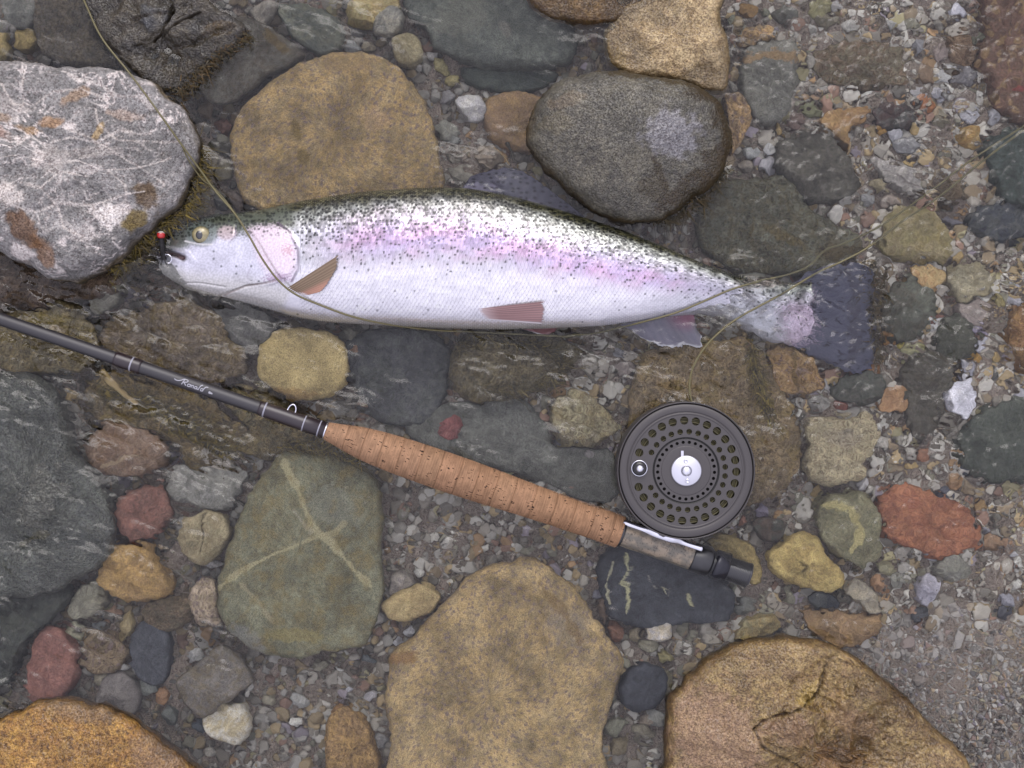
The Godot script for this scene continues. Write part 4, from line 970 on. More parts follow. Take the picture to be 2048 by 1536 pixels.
func small_stones() -> void:
	for m in [[Vector2(1680, 640), "the tail fin", 70.0], [Vector2(1372, 942), "the reel", 130.0], [Vector2(1320, 660), "the anal fin", 60.0], [Vector2(900, 960), "the cork grip", 90.0], [Vector2(200, 700), "the rod's dark blank", 60.0], [Vector2(1030, 380), "the dorsal fin", 60.0], [Vector2(400, 560), "the trout's jaw", 50.0], [Vector2(1450, 1150), "the reel seat's black lock", 50.0]]:
		marks.append(m)
	for q in [
		[410, 216, 17, 14, 10, "7c6c5a", "tan round pebble"], [452, 252, 22, 16, 30, "745448", "reddish brown pebble"], [444, 286, 26, 24, 0, "747064", "grey round pebble"], [446, 345, 18, 22, 0, "7c7460", "greenish tan oval pebble"], [424, 330, 12, 11, 0, "8a8070", "small tan pebble"], [476, 402, 16, 26, -30, "7e7068", "pinkish wedge-shaped pebble"], [432, 262, 9, 8, 0, "a8a4a4", "small white pebble"], [440, 402, 16, 20, 0, "5a5a58", "dark grey pebble"],
		[882, 134, 22, 16, 40, "8a8058", "yellow-green pebble"], [904, 160, 17, 13, 0, "94885c", "yellowish pebble"], [862, 112, 14, 10, 0, "a09c98", "small pale pebble"], [896, 196, 18, 16, 0, "807c7c", "mauve-grey pebble"], [894, 262, 26, 24, 0, "86847a", "light grey round pebble"], [910, 280, 16, 18, 20, "90908a", "pale oval pebble"], [920, 348, 30, 24, 0, "8e887c", "pale grey rounded pebble"], [976, 316, 24, 22, 50, "8e8070", "pinkish shell-like pebble"], [1018, 255, 24, 14, 10, "94702c", "amber pebble"], [1040, 288, 20, 12, 0, "86683c", "orange-brown pebble"],
		[715, 62, 22, 14, 20, "585450", "dark pebble"], [705, 95, 20, 12, 10, "8a8a88", "pale grey pebble"], [740, 95, 16, 12, 0, "8e8470", "buff pebble"],
		[1668, 12, 22, 14, 0, "a29e9a", "pale pebble"], [1652, 40, 24, 16, 20, "766e5c", "brownish pebble"], [1916, 22, 21, 19, 0, "bcbac4", "bluish white round pebble"], [1696, 52, 18, 12, 0, "a8a49c", "cream white pebble"], [1622, 56, 13, 10, 30, "b4b0a8", "white angular pebble"], [1782, 48, 11, 9, 0, "aaa8a2", "small whitish pebble"], [1500, 22, 22, 18, 0, "86683e", "orange-brown round pebble"], [1638, 18, 30, 24, 0, "8a8460", "yellow-green pebble"], [1570, 28, 24, 20, 30, "5e5c54", "dark mottled pebble"],
		[1846, 208, 14, 20, -10, "a06c48", "bright orange pebble"], [1890, 152, 17, 14, 0, "b4b2b0", "glassy white pebble"], [1880, 105, 18, 12, 40, "8c7e78", "pinkish triangular pebble"], [1838, 92, 14, 16, 0, "8c8a8c", "mauve pebble"], [1850, 150, 18, 22, 0, "78624c", "brown pebble"], [1832, 188, 14, 12, 0, "b8b4b4", "white squarish pebble"], [1876, 190, 14, 12, 0, "908e94", "grey-violet pebble"], [1930, 150, 22, 18, -20, "7e7a7c", "striated grey pebble"], [1940, 230, 14, 12, 0, "a8a6ac", "pale violet pebble"], [1985, 238, 14, 20, 10, "9a989c", "pale grey pebble"], [1880, 240, 22, 14, 25, "766e5c", "olive-grey pebble"], [1766, 262, 11, 13, 0, "a07a3c", "amber squarish pebble"], [1790, 268, 15, 18, -20, "a4a2a6", "bluish white pebble"], [1812, 290, 26, 16, 15, "8a8888", "light grey pebble"],
		[1500, 306, 18, 12, 0, "a8a8a6", "pale flat pebble"], [1536, 300, 14, 11, -20, "b0aeae", "whitish pebble"], [1490, 330, 18, 15, 0, "8a8074", "brown-rimmed round pebble"], [1534, 332, 16, 18, 0, "a8a4a8", "pale twisted pebble"], [1630, 196, 12, 9, 0, "a4886c", "small orange pebble"], [1624, 222, 26, 16, 10, "6c6c50", "green oval pebble"], [1592, 246, 16, 14, 0, "6a5850", "reddish brown pebble"],
		[1780, 402, 20, 14, 20, "94867a", "pinkish pebble"], [1738, 395, 16, 14, 0, "8c8a88", "grey pebble"], [1760, 372, 20, 12, 40, "94886c", "buff pebble"], [1850, 440, 20, 22, 0, "9e8c60", "tan pebble"], [1906, 440, 26, 14, 0, "6e6a70", "dark violet pebble"], [1852, 478, 14, 12, 0, "b4ac98", "cream pebble"],
		[1850, 640, 17, 12, 0, "868478", "grey ring-marked pebble"], [1800, 690, 10, 8, 0, "a4964c", "bright yellow pebble"], [1820, 706, 22, 15, -20, "94906c", "yellow-green pebble"], [1776, 676, 12, 16, 0, "946c3c", "orange pebble"], [1740, 744, 16, 22, 20, "96683a", "orange wedge-shaped pebble"], [1690, 752, 14, 11, 0, "94786c", "pink pebble"], [1655, 768, 11, 17, -10, "a8a4a2", "white upright pebble"], [1950, 716, 15, 14, 0, "a07c3c", "amber round pebble"], [1930, 738, 16, 14, 0, "9a98a0", "blue-grey pebble"], [1960, 690, 10, 10, 0, "bcbac4", "small bluish white pebble"], [1892, 686, 15, 11, 0, "a49ca0", "pinkish white pebble"], [1870, 648, 13, 6, -5, "c8c6c4", "flat white pebble"], [1872, 634, 17, 13, 0, "80584a", "red-brown pebble"], [2032, 602, 15, 18, -20, "acaab0", "pale blue-white pebble"], [1994, 600, 14, 24, 0, "94885c", "yellowish upright pebble"], [2040, 790, 14, 16, 0, "b0aeb4", "white pebble"], [1830, 580, 10, 8, 0, "b49c94", "small pink pebble"], [1720, 648, 13, 10, 0, "a06a50", "orange-pink pebble"],
		[1725, 968, 13, 15, 0, "b8b4b4", "round white pebble"], [1850, 910, 16, 12, 0, "8a6048", "reddish pebble"], [1910, 965, 18, 14, -30, "9c7c5c", "orange-tan pebble"], [1930, 930, 16, 14, 0, "464a50", "dark blue pebble"], [1890, 985, 15, 14, 0, "50505a", "slate-coloured pebble"], [1700, 795, 24, 14, 10, "8e8c80", "grey rippled pebble"], [1680, 812, 18, 9, 0, "78483c", "dark red pebble"], [1640, 808, 18, 12, 0, "8e8a84", "grey pebble"], [1960, 1010, 14, 20, 20, "90744c", "orange pebble"], [1985, 1085, 22, 16, 30, "94765a", "orange-tan pebble"], [1970, 1060, 14, 10, 0, "8c8a90", "grey-violet pebble"], [2028, 1108, 13, 9, 20, "b4b2b4", "white pebble"], [2010, 1085, 14, 11, 0, "9a7a60", "pinkish orange pebble"], [1864, 1112, 12, 10, 0, "acaab0", "white pebble"],
		[1755, 1168, 21, 15, 50, "a07c5c", "peach-coloured pebble"], [1800, 1160, 19, 16, 0, "8c8a80", "grey-green pebble"], [1770, 1135, 26, 15, 10, "8a8468", "tan-green pebble"], [1840, 1228, 22, 15, 0, "444448", "black pebble"], [2004, 1222, 16, 13, 0, "48484e", "black pebble"], [2015, 1200, 19, 12, 20, "94929a", "blue-grey pebble"], [1822, 1222, 16, 10, -30, "9a7c68", "pink-tan pebble"], [1486, 1212, 24, 18, -20, "74746e", "grey-green angular pebble"], [1580, 1190, 12, 22, -30, "8e8a78", "pale long pebble"], [1870, 1272, 10, 9, 0, "a4a0a0", "pale pebble"], [1840, 1360, 12, 10, 0, "8a8078", "tan pebble lying in the sand"],
		[154, 1255, 19, 16, 0, "a09c84", "cream round pebble"], [324, 1390, 16, 21, 15, "947050", "orange oval pebble"], [240, 1326, 24, 14, 20, "a4a09c", "whitish pebble"], [296, 1372, 24, 20, 20, "6e706a", "grey-green oval pebble"], [196, 1252, 16, 18, 0, "5e6060", "dark blue-grey pebble"], [255, 1250, 16, 34, 5, "90805c", "upright tan pebble"], [390, 1310, 16, 18, -30, "a8a6a2", "whitish pebble"], [425, 1128, 22, 9, 0, "aca8a4", "flat white pebble"], [390, 1110, 28, 22, 40, "78746c", "grey pebble"], [206, 1362, 18, 18, 0, "8c8470", "buff pebble"], [228, 1228, 16, 12, 0, "846a58", "reddish tan pebble"], [678, 1420, 18, 17, 0, "8e6a40", "orange round pebble"], [682, 1338, 13, 12, 0, "b4b2ac", "white round pebble"], [635, 1330, 14, 13, 0, "8a8474", "buff pebble"], [600, 1400, 20, 18, 0, "9a9894", "pale grey pebble"], [540, 1400, 16, 14, 0, "86806e", "tan pebble"], [400, 1450, 16, 18, 0, "4c5258", "dark blue round pebble"], [340, 1430, 24, 20, 0, "5c5e5a", "dark grey pebble"], [795, 1284, 13, 11, 0, "acaaae", "white pebble"], [820, 1262, 14, 11, -30, "b2b0b2", "white angular pebble"], [735, 1320, 18, 14, 0, "565a5c", "dark grey pebble"], [700, 1380, 14, 12, 0, "b0aeb2", "white pebble"], [745, 1392, 13, 12, 0, "a8a4a6", "pale pebble"], [712, 1352, 12, 10, 0, "8c7468", "pinkish pebble"], [765, 1480, 15, 13, 0, "8c8a88", "grey pebble"],
		[1192, 1190, 14, 12, 0, "7c7a84", "violet-grey pebble"], [1205, 1225, 18, 22, 0, "847060", "brown-ringed pebble"], [1232, 1262, 20, 22, -30, "86604c", "orange-brown wedge-shaped pebble"], [1270, 1268, 14, 16, 0, "90846c", "tan pebble"], [1230, 1455, 27, 21, -30, "82806e", "pale grey oval pebble"], [1285, 1470, 30, 18, 15, "847c6a", "buff oval pebble"], [1240, 1490, 26, 18, -20, "7c7058", "brown oval pebble"], [1310, 1435, 20, 19, 0, "94928a", "light grey pebble"], [1332, 1370, 15, 30, 10, "7c745c", "olive long pebble"], [1290, 1440, 16, 14, 0, "8e8070", "pinkish tan pebble"], [1296, 1292, 24, 11, 5, "a09a84", "pale flat pebble"], [1330, 1312, 22, 12, 20, "9a9064", "yellowish flat pebble"],
		[1055, 880, 22, 16, 20, "86806a", "tan flat pebble"], [1054, 912, 15, 20, -20, "8a8890", "blue-grey pebble"], [1012, 905, 9, 8, 0, "946c54", "small orange pebble"], [1180, 905, 18, 14, -20, "8c8684", "pinkish pebble"], [1130, 880, 20, 14, 0, "7c7a7c", "grey pebble"], [1048, 965, 20, 13, 0, "8a8268", "yellowish pebble"], [1012, 952, 22, 9, 0, "94906e", "yellow-green flat pebble"], [1108, 978, 16, 13, 40, "96948e", "pale pebble"], [1145, 978, 13, 11, 0, "8e766a", "pinkish pebble"], [1250, 740, 24, 22, 20, "8c807a", "pinkish grey pitted pebble"], [1240, 706, 16, 12, 0, "8c8a8c", "grey pebble"], [1395, 1075, 0, 0, 0, "", ""], [700, 665, 24, 22, 0, "767264", "grey-green pebble"], [710, 700, 14, 15, 0, "8a6a52", "orange-brown pebble"],
	]:
		if q[2] > 0:
			pebble(q[0], q[1], q[2], q[3], q[4], q[5], q[6])
	# more of the larger pebbles among the gravel
	var made := 0
	var tries := 0
	while made < 62 and tries < 4000:
		tries += 1
		var p := Vector2(rng.randf_range(10, 2040), rng.randf_range(10, 1526))
		if tries % 3 > 0:
			p.x = rng.randf_range(1440, 2040)
		if sandy(p.x, p.y) > 0.3 or in_stone(p, 9.0) or (p.y > 420 and p.y < 660 and p.x < 1720 and p.x > 320):
			continue
		var t := tone()
		pebble(p.x, p.y, rng.randf_range(10, 15), rng.randf_range(8, 12), rng.randf_range(0, 180), t[0], "small %s pebble" % t[1])
		made += 1


var boxes := []


func in_stone(p: Vector2, margin := 0.0) -> bool:
	while boxes.size() < outlines.size():
		var b := Rect2((outlines[boxes.size()] as PackedVector2Array)[0], Vector2.ZERO)
		for q in outlines[boxes.size()]:
			b = b.expand(q)
		boxes.append(b)
	for i in outlines.size():
		if (boxes[i] as Rect2).grow(margin).has_point(p):
			if Geometry2D.is_point_in_polygon(p, outlines[i]):
				return true
			if margin > 0.0 and outlines[i].size() == 4:
				return true
	return false


func gravel_mesh() -> ArrayMesh:
	var v := PackedVector3Array()
	var planes := []
	for k in 9:
		planes.append([Vector3(rng.randf_range(-1, 1), rng.randf_range(-1, 1), rng.randf_range(-1, 1)).normalized(), rng.randf_range(0.55, 0.85)])
	for i in 10:
		for j in 14:
			var ph := PI * (i + 0.02) / 9.04
			var a := TAU * j / 14
			var n := Vector3(cos(a) * sin(ph), cos(ph), sin(a) * sin(ph))
			for q in planes:
				var over: float = n.dot(q[0]) - q[1]
				if over > 0.0:
					n -= (q[0] as Vector3) * over * 0.9
			v.append(n * (1.0 + na.get_noise_3dv(n * 1.2) * 0.15))
	return build(v, quads(14, 10, true))


func heap(called: String, label: String, places: Array) -> void:
	var mm := MultiMesh.new()
	mm.transform_format = MultiMesh.TRANSFORM_3D
	mm.use_colors = true
	mm.mesh = gravel_mesh()
	mm.instance_count = places.size()
	for i in places.size():
		mm.set_instance_transform(i, places[i][0])
		mm.set_instance_color(i, places[i][1])
	var o := MultiMeshInstance3D.new()
	o.name = called
	o.multimesh = mm
	o.material_override = mats.gravel
	add_child(o)
	tag(o, label, "", "", "stuff")


func gravel() -> void:
	var coarse := []
	var fine := []
	for k in 40000:
		var p := Vector2(rng.randf_range(-220, 2270), rng.randf_range(-180, 1720))
		var sand := sandy(p.x, p.y)
		var grit := k % 2 == 1
		if (not grit and rng.randf() < sand) or in_stone(p):
			continue
		var r := rng.randf_range(0.0008, 0.0019) if grit else rng.randf_range(0.0016, 0.0033) * (1.0 if rng.randf() < 0.75 else 1.6)
		if grit and sand > 0.4:
			r *= 0.75
		var c := lin(tone()[0], 3.3).lerp(lin("9a8e7e", 2.5), 0.35) * rng.randf_range(0.55, 1.12)
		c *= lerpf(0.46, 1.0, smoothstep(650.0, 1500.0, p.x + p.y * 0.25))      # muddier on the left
		if sand > 0.4:
			c = c.lerp(lin("8a8482", 3.0), 0.5)
		var y := bed_y((p.x - 1024.0) * S, (p.y - 768.0) * S)
		var b := Basis.from_euler(Vector3(rng.randf_range(-0.4, 0.4), rng.randf() * TAU, rng.randf_range(-0.4, 0.4))).scaled_local(Vector3(r * rng.randf_range(0.9, 1.4), r * rng.randf_range(0.55, 0.85), r * rng.randf_range(0.75, 1.1)))
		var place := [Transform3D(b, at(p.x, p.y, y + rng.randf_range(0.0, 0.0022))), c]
		if grit:
			fine.append(place)
		else:
			coarse.append(place)
	for k in 9000:
		var p := Vector2(rng.randf_range(1450, 2200), rng.randf_range(1130, 1660))
		if rng.randf() > sandy(p.x, p.y) or in_stone(p):
			continue
		var r := rng.randf_range(0.0007, 0.0017)
		var y := bed_y((p.x - 1024.0) * S, (p.y - 768.0) * S)
		fine.append([Transform3D(Basis.from_euler(Vector3(rng.randf(), rng.randf() * TAU, rng.randf())).scaled_local(Vector3(r * 1.2, r, r)), at(p.x, p.y, y + rng.randf_range(0.0, 0.0008))), lin(tone()[0], 2.9).lerp(lin("8a8482", 3.0), 0.45) * rng.randf_range(0.6, 1.1)])
	for k in 9000:      # the same bed a little way beyond the picture
		var p := Vector2(rng.randf_range(-1700, 3750), rng.randf_range(-1400, 2950))
		if Rect2(-220, -180, 2490, 1900).has_point(p) or in_stone(p):
			continue
		var r := rng.randf_range(0.003, 0.009)
		var y := bed_y((p.x - 1024.0) * S, (p.y - 768.0) * S)
		coarse.append([Transform3D(Basis.from_euler(Vector3(rng.randf_range(-0.4, 0.4), rng.randf() * TAU, 0.0)).scaled_local(Vector3(r * 1.3, r * 0.7, r)), Vector3((p.x - 1024.0) * S, y, (p.y - 768.0) * S)), lin(tone()[0], 2.2) * rng.randf_range(0.6, 1.0)])
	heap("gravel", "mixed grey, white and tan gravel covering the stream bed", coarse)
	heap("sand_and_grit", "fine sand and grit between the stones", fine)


# ---------------------------------------------------------------- algae and litter

func fringe(called: String, label: String, edge: Array, count: int, long: float, y0: float, drift: Vector2, tones: Array) -> void:
	# short slimy strands that cling to a stone's edge and trail with the stream
	var path := evenly(smooth_open(edge), 200, false)
	var v := PackedVector3Array()
	var c := PackedColorArray()
	var idx := PackedInt32Array()
	for k in count:
		var q := path[rng.randi() % 200] + Vector2(rng.randfn(0.0, 7.0), rng.randfn(0.0, 7.0))
		var p := at(q.x, q.y, y0 + rng.randf_range(-0.005, 0.002))
		var d := Vector3(drift.x + rng.randfn(0.0, 0.6), rng.randf_range(-0.7, 0.15), drift.y + rng.randfn(0.0, 0.6)).normalized()
		var l := long * rng.randf_range(0.4, 1.3)
		var w := rng.randf_range(0.00018, 0.00048)
		var tone_ := lin(tones[rng.randi() % tones.size()], 1.5) * rng.randf_range(0.6, 1.25)
		var side := d.cross(Vector3.UP).normalized()
		var bend := Vector3(rng.randfn(0.0, 0.5), -0.25, rng.randfn(0.0, 0.5))
		var first := v.size()
		for s in 5:
			var t := s / 4.0
			var m := p + (d * t + bend * t * t) * l
			v.append(m - side * w * (1.0 - 0.8 * t))
			v.append(m + side * w * (1.0 - 0.8 * t))
			c.append(tone_)
			c.append(tone_)
		for s in 4:
			var b := first + s * 2
			idx.append_array([b, b + 1, b + 2, b + 1, b + 3, b + 2])
	var o := part(called, build(v, idx, c, PackedVector2Array(), false), tinted(0.5, 0.0, 0.4), self)
	tag(o, label, "", "", "stuff")


func debris() -> void:
	var moss := ["6a5a20", "7e6a24", "54481c", "463a18", "86742e"]
	fringe("algae", "mustard brown algae trailing along the lower right edge of the veined boulder", [402, 300, 396, 350, 376, 412, 335, 446, 300, 468, 262, 504, 222, 540], 1100, 0.008, 0.001, Vector2(0.5, 0.4), moss)
	fringe("algae", "dark brown algae on the ridge of the slate rock", [494, 70, 455, 92, 420, 122, 385, 160, 352, 186], 600, 0.0045, 0.004, Vector2(0.5, 0.5), ["463a16", "5a4418", "342c14"])
	fringe("algae", "dark moss hanging from the lower right rim of the grey boulder", [1448, 330, 1425, 372, 1385, 404, 1350, 432, 1310, 444], 420, 0.007, 0.002, Vector2(0.4, 0.6), ["40340f", "55451a", "2e2810"])
	fringe("algae", "brown algae streaming off the right side of the boulder under the reel", [1500, 690, 1512, 740, 1530, 800, 1556, 860], 420, 0.010, -0.012, Vector2(0.3, 0.8), moss)
	fringe("algae", "brown algae strands right of the tail fin", [1748, 520, 1752, 580, 1756, 650, 1760, 720], 300, 0.010, -0.018, Vector2(0.1, 0.9), ["4a3c14", "5e4a1a", "362c12"])
	fringe("algae", "olive algae on the algae-covered rock beneath the rod", [200, 780, 260, 800, 330, 830, 400, 870, 450, 900], 900, 0.010, -0.014, Vector2(0.8, 0.4), moss)
	fringe("algae", "olive strands on the far side of the veined green stone", [560, 905, 600, 892, 650, 900, 720, 926], 420, 0.009, -0.012, Vector2(0.7, 0.4), moss)
	fringe("algae", "dark fibres on the olive-brown stone under the belly", [910, 700, 960, 680, 1060, 690, 1130, 720, 1080, 770, 980, 780], 700, 0.008, -0.008, Vector2(0.8, 0.3), ["54481c", "463c1a", "746432", "3a3216"])
	var g := thing("grass_blade", "thin brown grass blade standing in the water behind the dorsal fin", "grass blade", at(1012, 300, -0.03))
	part("blade", tube(line_points([988, 296, -6, 1006, 312, -4, 1022, 334, -3]), 0.0005, 6, Color.WHITE), plain(Color(0.62, 0.52, 0.36), 0.6), g)
	part("dark_blade", tube(line_points([1014, 286, -8, 1024, 306, -4, 1029, 330, -3]), 0.0009, 6, Color.WHITE), plain(Color(0.16, 0.12, 0.05), 0.6), g)
	var t := thing("twig", "short pale twig lying under water below the rod's first thread wrap", "twig", at(240, 780, -0.03))
	part("stick", tube(line_points([202, 744, -12, 228, 770, -11, 252, 792, -11, 276, 814, -12]), 0.0016, 8, Color.WHITE), plain(Color(0.72, 0.62, 0.42), 0.7), t)


# ---------------------------------------------------------------- the trout (head towards -x, left side up)

const F_TOP := [312, 512, 316, 494, 322, 480, 334, 464, 350, 453, 380, 440, 430, 429, 480, 424, 520, 419, 560, 410, 600, 402, 660, 392, 740, 382, 850, 375, 930, 376, 1000, 387, 1080, 407, 1160, 432, 1250, 462, 1330, 494, 1400, 524, 1460, 545, 1520, 558, 1570, 565, 1625, 562]
const F_BOT := [312, 524, 316, 536, 324, 546, 340, 556, 356, 566, 374, 579, 400, 588, 440, 596, 500, 608, 540, 619, 580, 632, 640, 643, 720, 649, 800, 653, 900, 657, 1000, 659, 1100, 657, 1200, 652, 1260, 644, 1340, 634, 1400, 630, 1440, 636, 1480, 654, 1520, 674, 1570, 690, 1625, 694]
const F_HALF := [312, 2.0, 322, 5.0, 340, 8.0, 370, 11.5, 420, 15.5, 480, 18.5, 560, 21.0, 660, 22.5, 800, 23.5, 1000, 22.0, 1150, 18.5, 1300, 13.0, 1400, 9.6, 1500, 6.6, 1570, 4.6, 1625, 2.6]
const F_MID := [312, -8.5, 400, -7.5, 500, -4.0, 600, 0.0, 800, 3.0, 1000, 3.0, 1200, 1.0, 1350, -2.0, 1450, -7.0, 1550, -13.5, 1625, -18.0]

const GILL := [492, 454, 520, 447, 556, 446, 582, 466, 597, 500, 598, 540, 582, 560, 556, 552, 530, 548, 512, 520, 504, 488]   # the gill cover's free edge and outline


func in_flat(p: Vector2, flat: Array) -> bool:
	var poly := PackedVector2Array()
	for i in flat.size() / 2:
		poly.append(Vector2(flat[i * 2], flat[i * 2 + 1]))
	return Geometry2D.is_point_in_polygon(p, poly)


func to_line(p: Vector2, flat: Array) -> float:
	var d := 1e9
	for k in range(0, flat.size() - 3, 2):
		d = minf(d, to_segment(p, Vector2(flat[k], flat[k + 1]), Vector2(flat[k + 2], flat[k + 3])))
	return d


func hash2(i: int, j: int) -> float:
	var h := (i * 374761393 + j * 668265263) & 0x7fffffff
	h = ((h ^ (h >> 13)) * 1274126177) & 0x7fffffff
	return float((h ^ (h >> 16)) & 0xffff) / 65535.0


func fish_spots(q: Vector2, h: float, x: float) -> float:
	# small dark spots, dense along the back, sparse under the side stripe
	var cell := 7.8
	var ci := int(floor(q.x / cell))
	var cj := int(floor(q.y / cell))
	var most := 0.0
	var dense := 0.92 if h < 0.16 else (0.62 if h < 0.34 else (0.42 if h < 0.5 else (0.20 if h < 0.60 else 0.03)))
	if x > 1250.0:
		dense = lerpf(dense, 0.30 if h < 0.72 else 0.05, smoothstep(1250.0, 1400.0, x))
	for i in range(ci - 1, ci + 2):
		for j in range(cj - 1, cj + 2):
			if hash2(i, j) < dense:
				var c := Vector2((i + 0.2 + 0.6 * hash2(i + 91, j)) * cell, (j + 0.2 + 0.6 * hash2(i, j + 57)) * cell)
				var r := lerpf(1.5, 3.5, hash2(i + 13, j + 29)) * (1.18 if h < 0.2 else 1.0 if h < 0.32 else 0.82)
				var d := q - c
				most = maxf(most, 1.0 - smoothstep(r * 0.55, r * 1.1, sqrt(d.x * d.x * 0.75 + d.y * d.y)))
	return most


func fish_colour(q: Vector2, h: float) -> Color:
	var x := q.x
	var n := na.get_noise_2d(q.x * 0.03, q.y * 0.03)
	var fine := nc.get_noise_2d(q.x * 0.16, q.y * 0.16)
	var back := Color(0.11, 0.108, 0.055)
	var green := Color(0.40, 0.42, 0.37)
	var silver := Color(0.68, 0.68, 0.70)
	var white := Color(0.93, 0.91, 0.98) * (1.0 + 0.14 * nb.get_noise_2d(q.x * 0.011, q.y * 0.03))
	var rose := Color(0.86, 0.47, 0.73)
	var hn := h + n * 0.03
	var c := back.lerp(green, smoothstep(0.03, 0.13, hn))
	c = c.lerp(silver, smoothstep(0.11, 0.28, hn))
	c = c.lerp(white, smoothstep(0.46, 0.62, hn))
	# the rosy stripe along the side
	var mid := curve([560, 0.42, 700, 0.36, 850, 0.34, 1000, 0.36, 1150, 0.42, 1300, 0.46, 1450, 0.45], x)
	var band := exp(-pow((hn - mid) / 0.15, 2.0)) * smoothstep(570.0, 760.0, x) * (1.0 - 0.75 * smoothstep(1330.0, 1480.0, x))
	c = c.lerp(rose.lerp(Color(0.68, 0.58, 0.92), 0.25 + 0.5 * smoothstep(-0.5, 0.5, nb.get_noise_2d(q.x * 0.012 + 9.0, q.y * 0.02))), clampf(band * (0.82 + fine * 0.25), 0.0, 0.9))
	# towards the tail it turns bluish grey
	c = c.lerp(Color(0.40, 0.41, 0.47), 0.62 * smoothstep(1230.0, 1430.0, x) * smoothstep(0.2, 0.4, h))
	c = c.lerp(Color(0.70, 0.46, 0.66), 0.55 * smoothstep(1545.0, 1590.0, x + fine * 22.0) * smoothstep(0.15, 0.4, h))
	c = c.lerp(Color(0.70, 0.55, 0.50), 0.45 * smoothstep(1.2, 0.3, Vector2((x - 1522.0) / 46.0, (q.y - 567.0) / 13.0).length() + fine))
	c = c.lerp(Color(0.50, 0.46, 0.36), 0.75 * smoothstep(0.90, 0.99, h + fine * 0.03) * smoothstep(1250.0, 1100.0, x))
	if x < 640.0:
		c = head_colour(q, h, c, fine, smoothstep(612.0, 590.0, x + (q.y - 505.0) * (q.y - 505.0) * 0.003))
	var s := fish_spots(q, h, x)
	if x < 600.0:
		s *= smoothstep(0.34, 0.22, h) * 0.8 if x < 585.0 else 1.0
	c = c.lerp(Color(0.018, 0.022, 0.018), s * (0.93 if h < 0.62 else 0.6))
	return c * (1.0 + fine * 0.10)


func head_colour(q: Vector2, h: float, body: Color, fine: float, share: float) -> Color:
	if share <= 0.0:
		return body
	var crown := Color(0.15, 0.17, 0.125)
	var cheek := Color(0.76, 0.75, 0.85) * (1.0 + 0.25 * nb.get_noise_2d(q.x * 0.02, q.y * 0.02))
	var throat := Color(0.80, 0.78, 0.76)
	var c := crown.lerp(cheek, smoothstep(0.17, 0.33, h + fine * 0.03 + 0.12 * smoothstep(430.0, 360.0, q.x) * -1.0))
	c = c.lerp(throat, smoothstep(0.62, 0.85, h))
	# olive snout and the rim of the eye
	c = c.lerp(Color(0.17, 0.18, 0.16), 0.9 * smoothstep(1.2, 0.7, Vector2((q.x - 340.0) / 46.0, (q.y - 476.0) / 27.0).length()))
	c = c.lerp(Color(0.20, 0.24, 0.22), 0.8 * smoothstep(1.2, 0.8, Vector2((q.x - 404.0) / 32.0, (q.y - 466.0) / 27.0).length()))
	c = c.lerp(Color(0.70, 0.55, 0.55), 0.75 * smoothstep(1.1, 0.6, Vector2((q.x - 454.0) / 22.0, (q.y - 466.0) / 17.0).length()))
	# the pink gill cover with its darker edge
	var sd := to_line(q, GILL + [488, 452])
	var plate := smoothstep(-5.0, 14.0, (sd if in_flat(q, GILL) else -sd) + fine * 5.0)
	c = c.lerp(Color(1.0, 0.82, 0.91), 0.9 * plate)
	c = c.lerp(Color(0.72, 0.36, 0.40), 0.5 * smoothstep(1.0, 0.3, Vector2((q.x - 576.0) / 16.0, (q.y - 500.0) / 14.0).length() + fine * 0.6))
	c = c.lerp(Color(0.55, 0.33, 0.52), 0.6 * smoothstep(1.0, 0.4, Vector2((q.x - 556.0) / 34.0, (q.y - 556.0) / 12.0).length() + fine * 0.5))
	c = c.lerp(Color(0.16, 0.11, 0.17), 0.85 * smoothstep(4.6, 1.0, to_line(q, [556, 447, 580, 464, 596, 498, 598, 536, 584, 562])))
	c = c.lerp(Color(0.55, 0.48, 0.58), 0.2 * smoothstep(3.0, 0.6, to_line(q, [486, 452, 503, 470, 508, 500, 504, 530, 494, 552, 498, 570])))
	c = c.lerp(Color(0.40, 0.36, 0.44), 0.5 * smoothstep(2.6, 0.6, to_line(q, [472, 452, 470, 472, 458, 486])))
	c = c.lerp(Color(0.33, 0.25, 0.22), 0.6 * smoothstep(3.0, 0.6, to_line(q, [450, 590, 490, 572, 530, 566, 552, 560])))
	# the mouth: a dark red gape, a grey upper jaw
	c = c.lerp(Color(0.10, 0.035, 0.03), 0.95 * smoothstep(6.5, 3.0, to_line(q, [318, 508, 340, 506, 356, 511, 366, 516])))
	c = c.lerp(Color(0.42, 0.40, 0.40), 0.5 * smoothstep(4.0, 1.0, to_line(q, [326, 494, 346, 494, 368, 504])))
	c = c.lerp(Color(0.80, 0.78, 0.76), 0.8 * smoothstep(2.6, 1.0, to_line(q, [370, 482, 386, 486, 404, 489, 424, 489])))
	c *= 1.0 + fine * 0.12
	if hash2(int(q.x / 15.0), int(q.y / 15.0)) < 0.12 and h < 0.75:
		var s := Vector2((floor(q.x / 15.0) + 0.5) * 15.0, (floor(q.y / 15.0) + 0.5) * 15.0)
		c = c.lerp(Color(0.10, 0.11, 0.12), 0.8 * smoothstep(3.2, 1.4, q.distance_to(s)))
	return body.lerp(c, share)


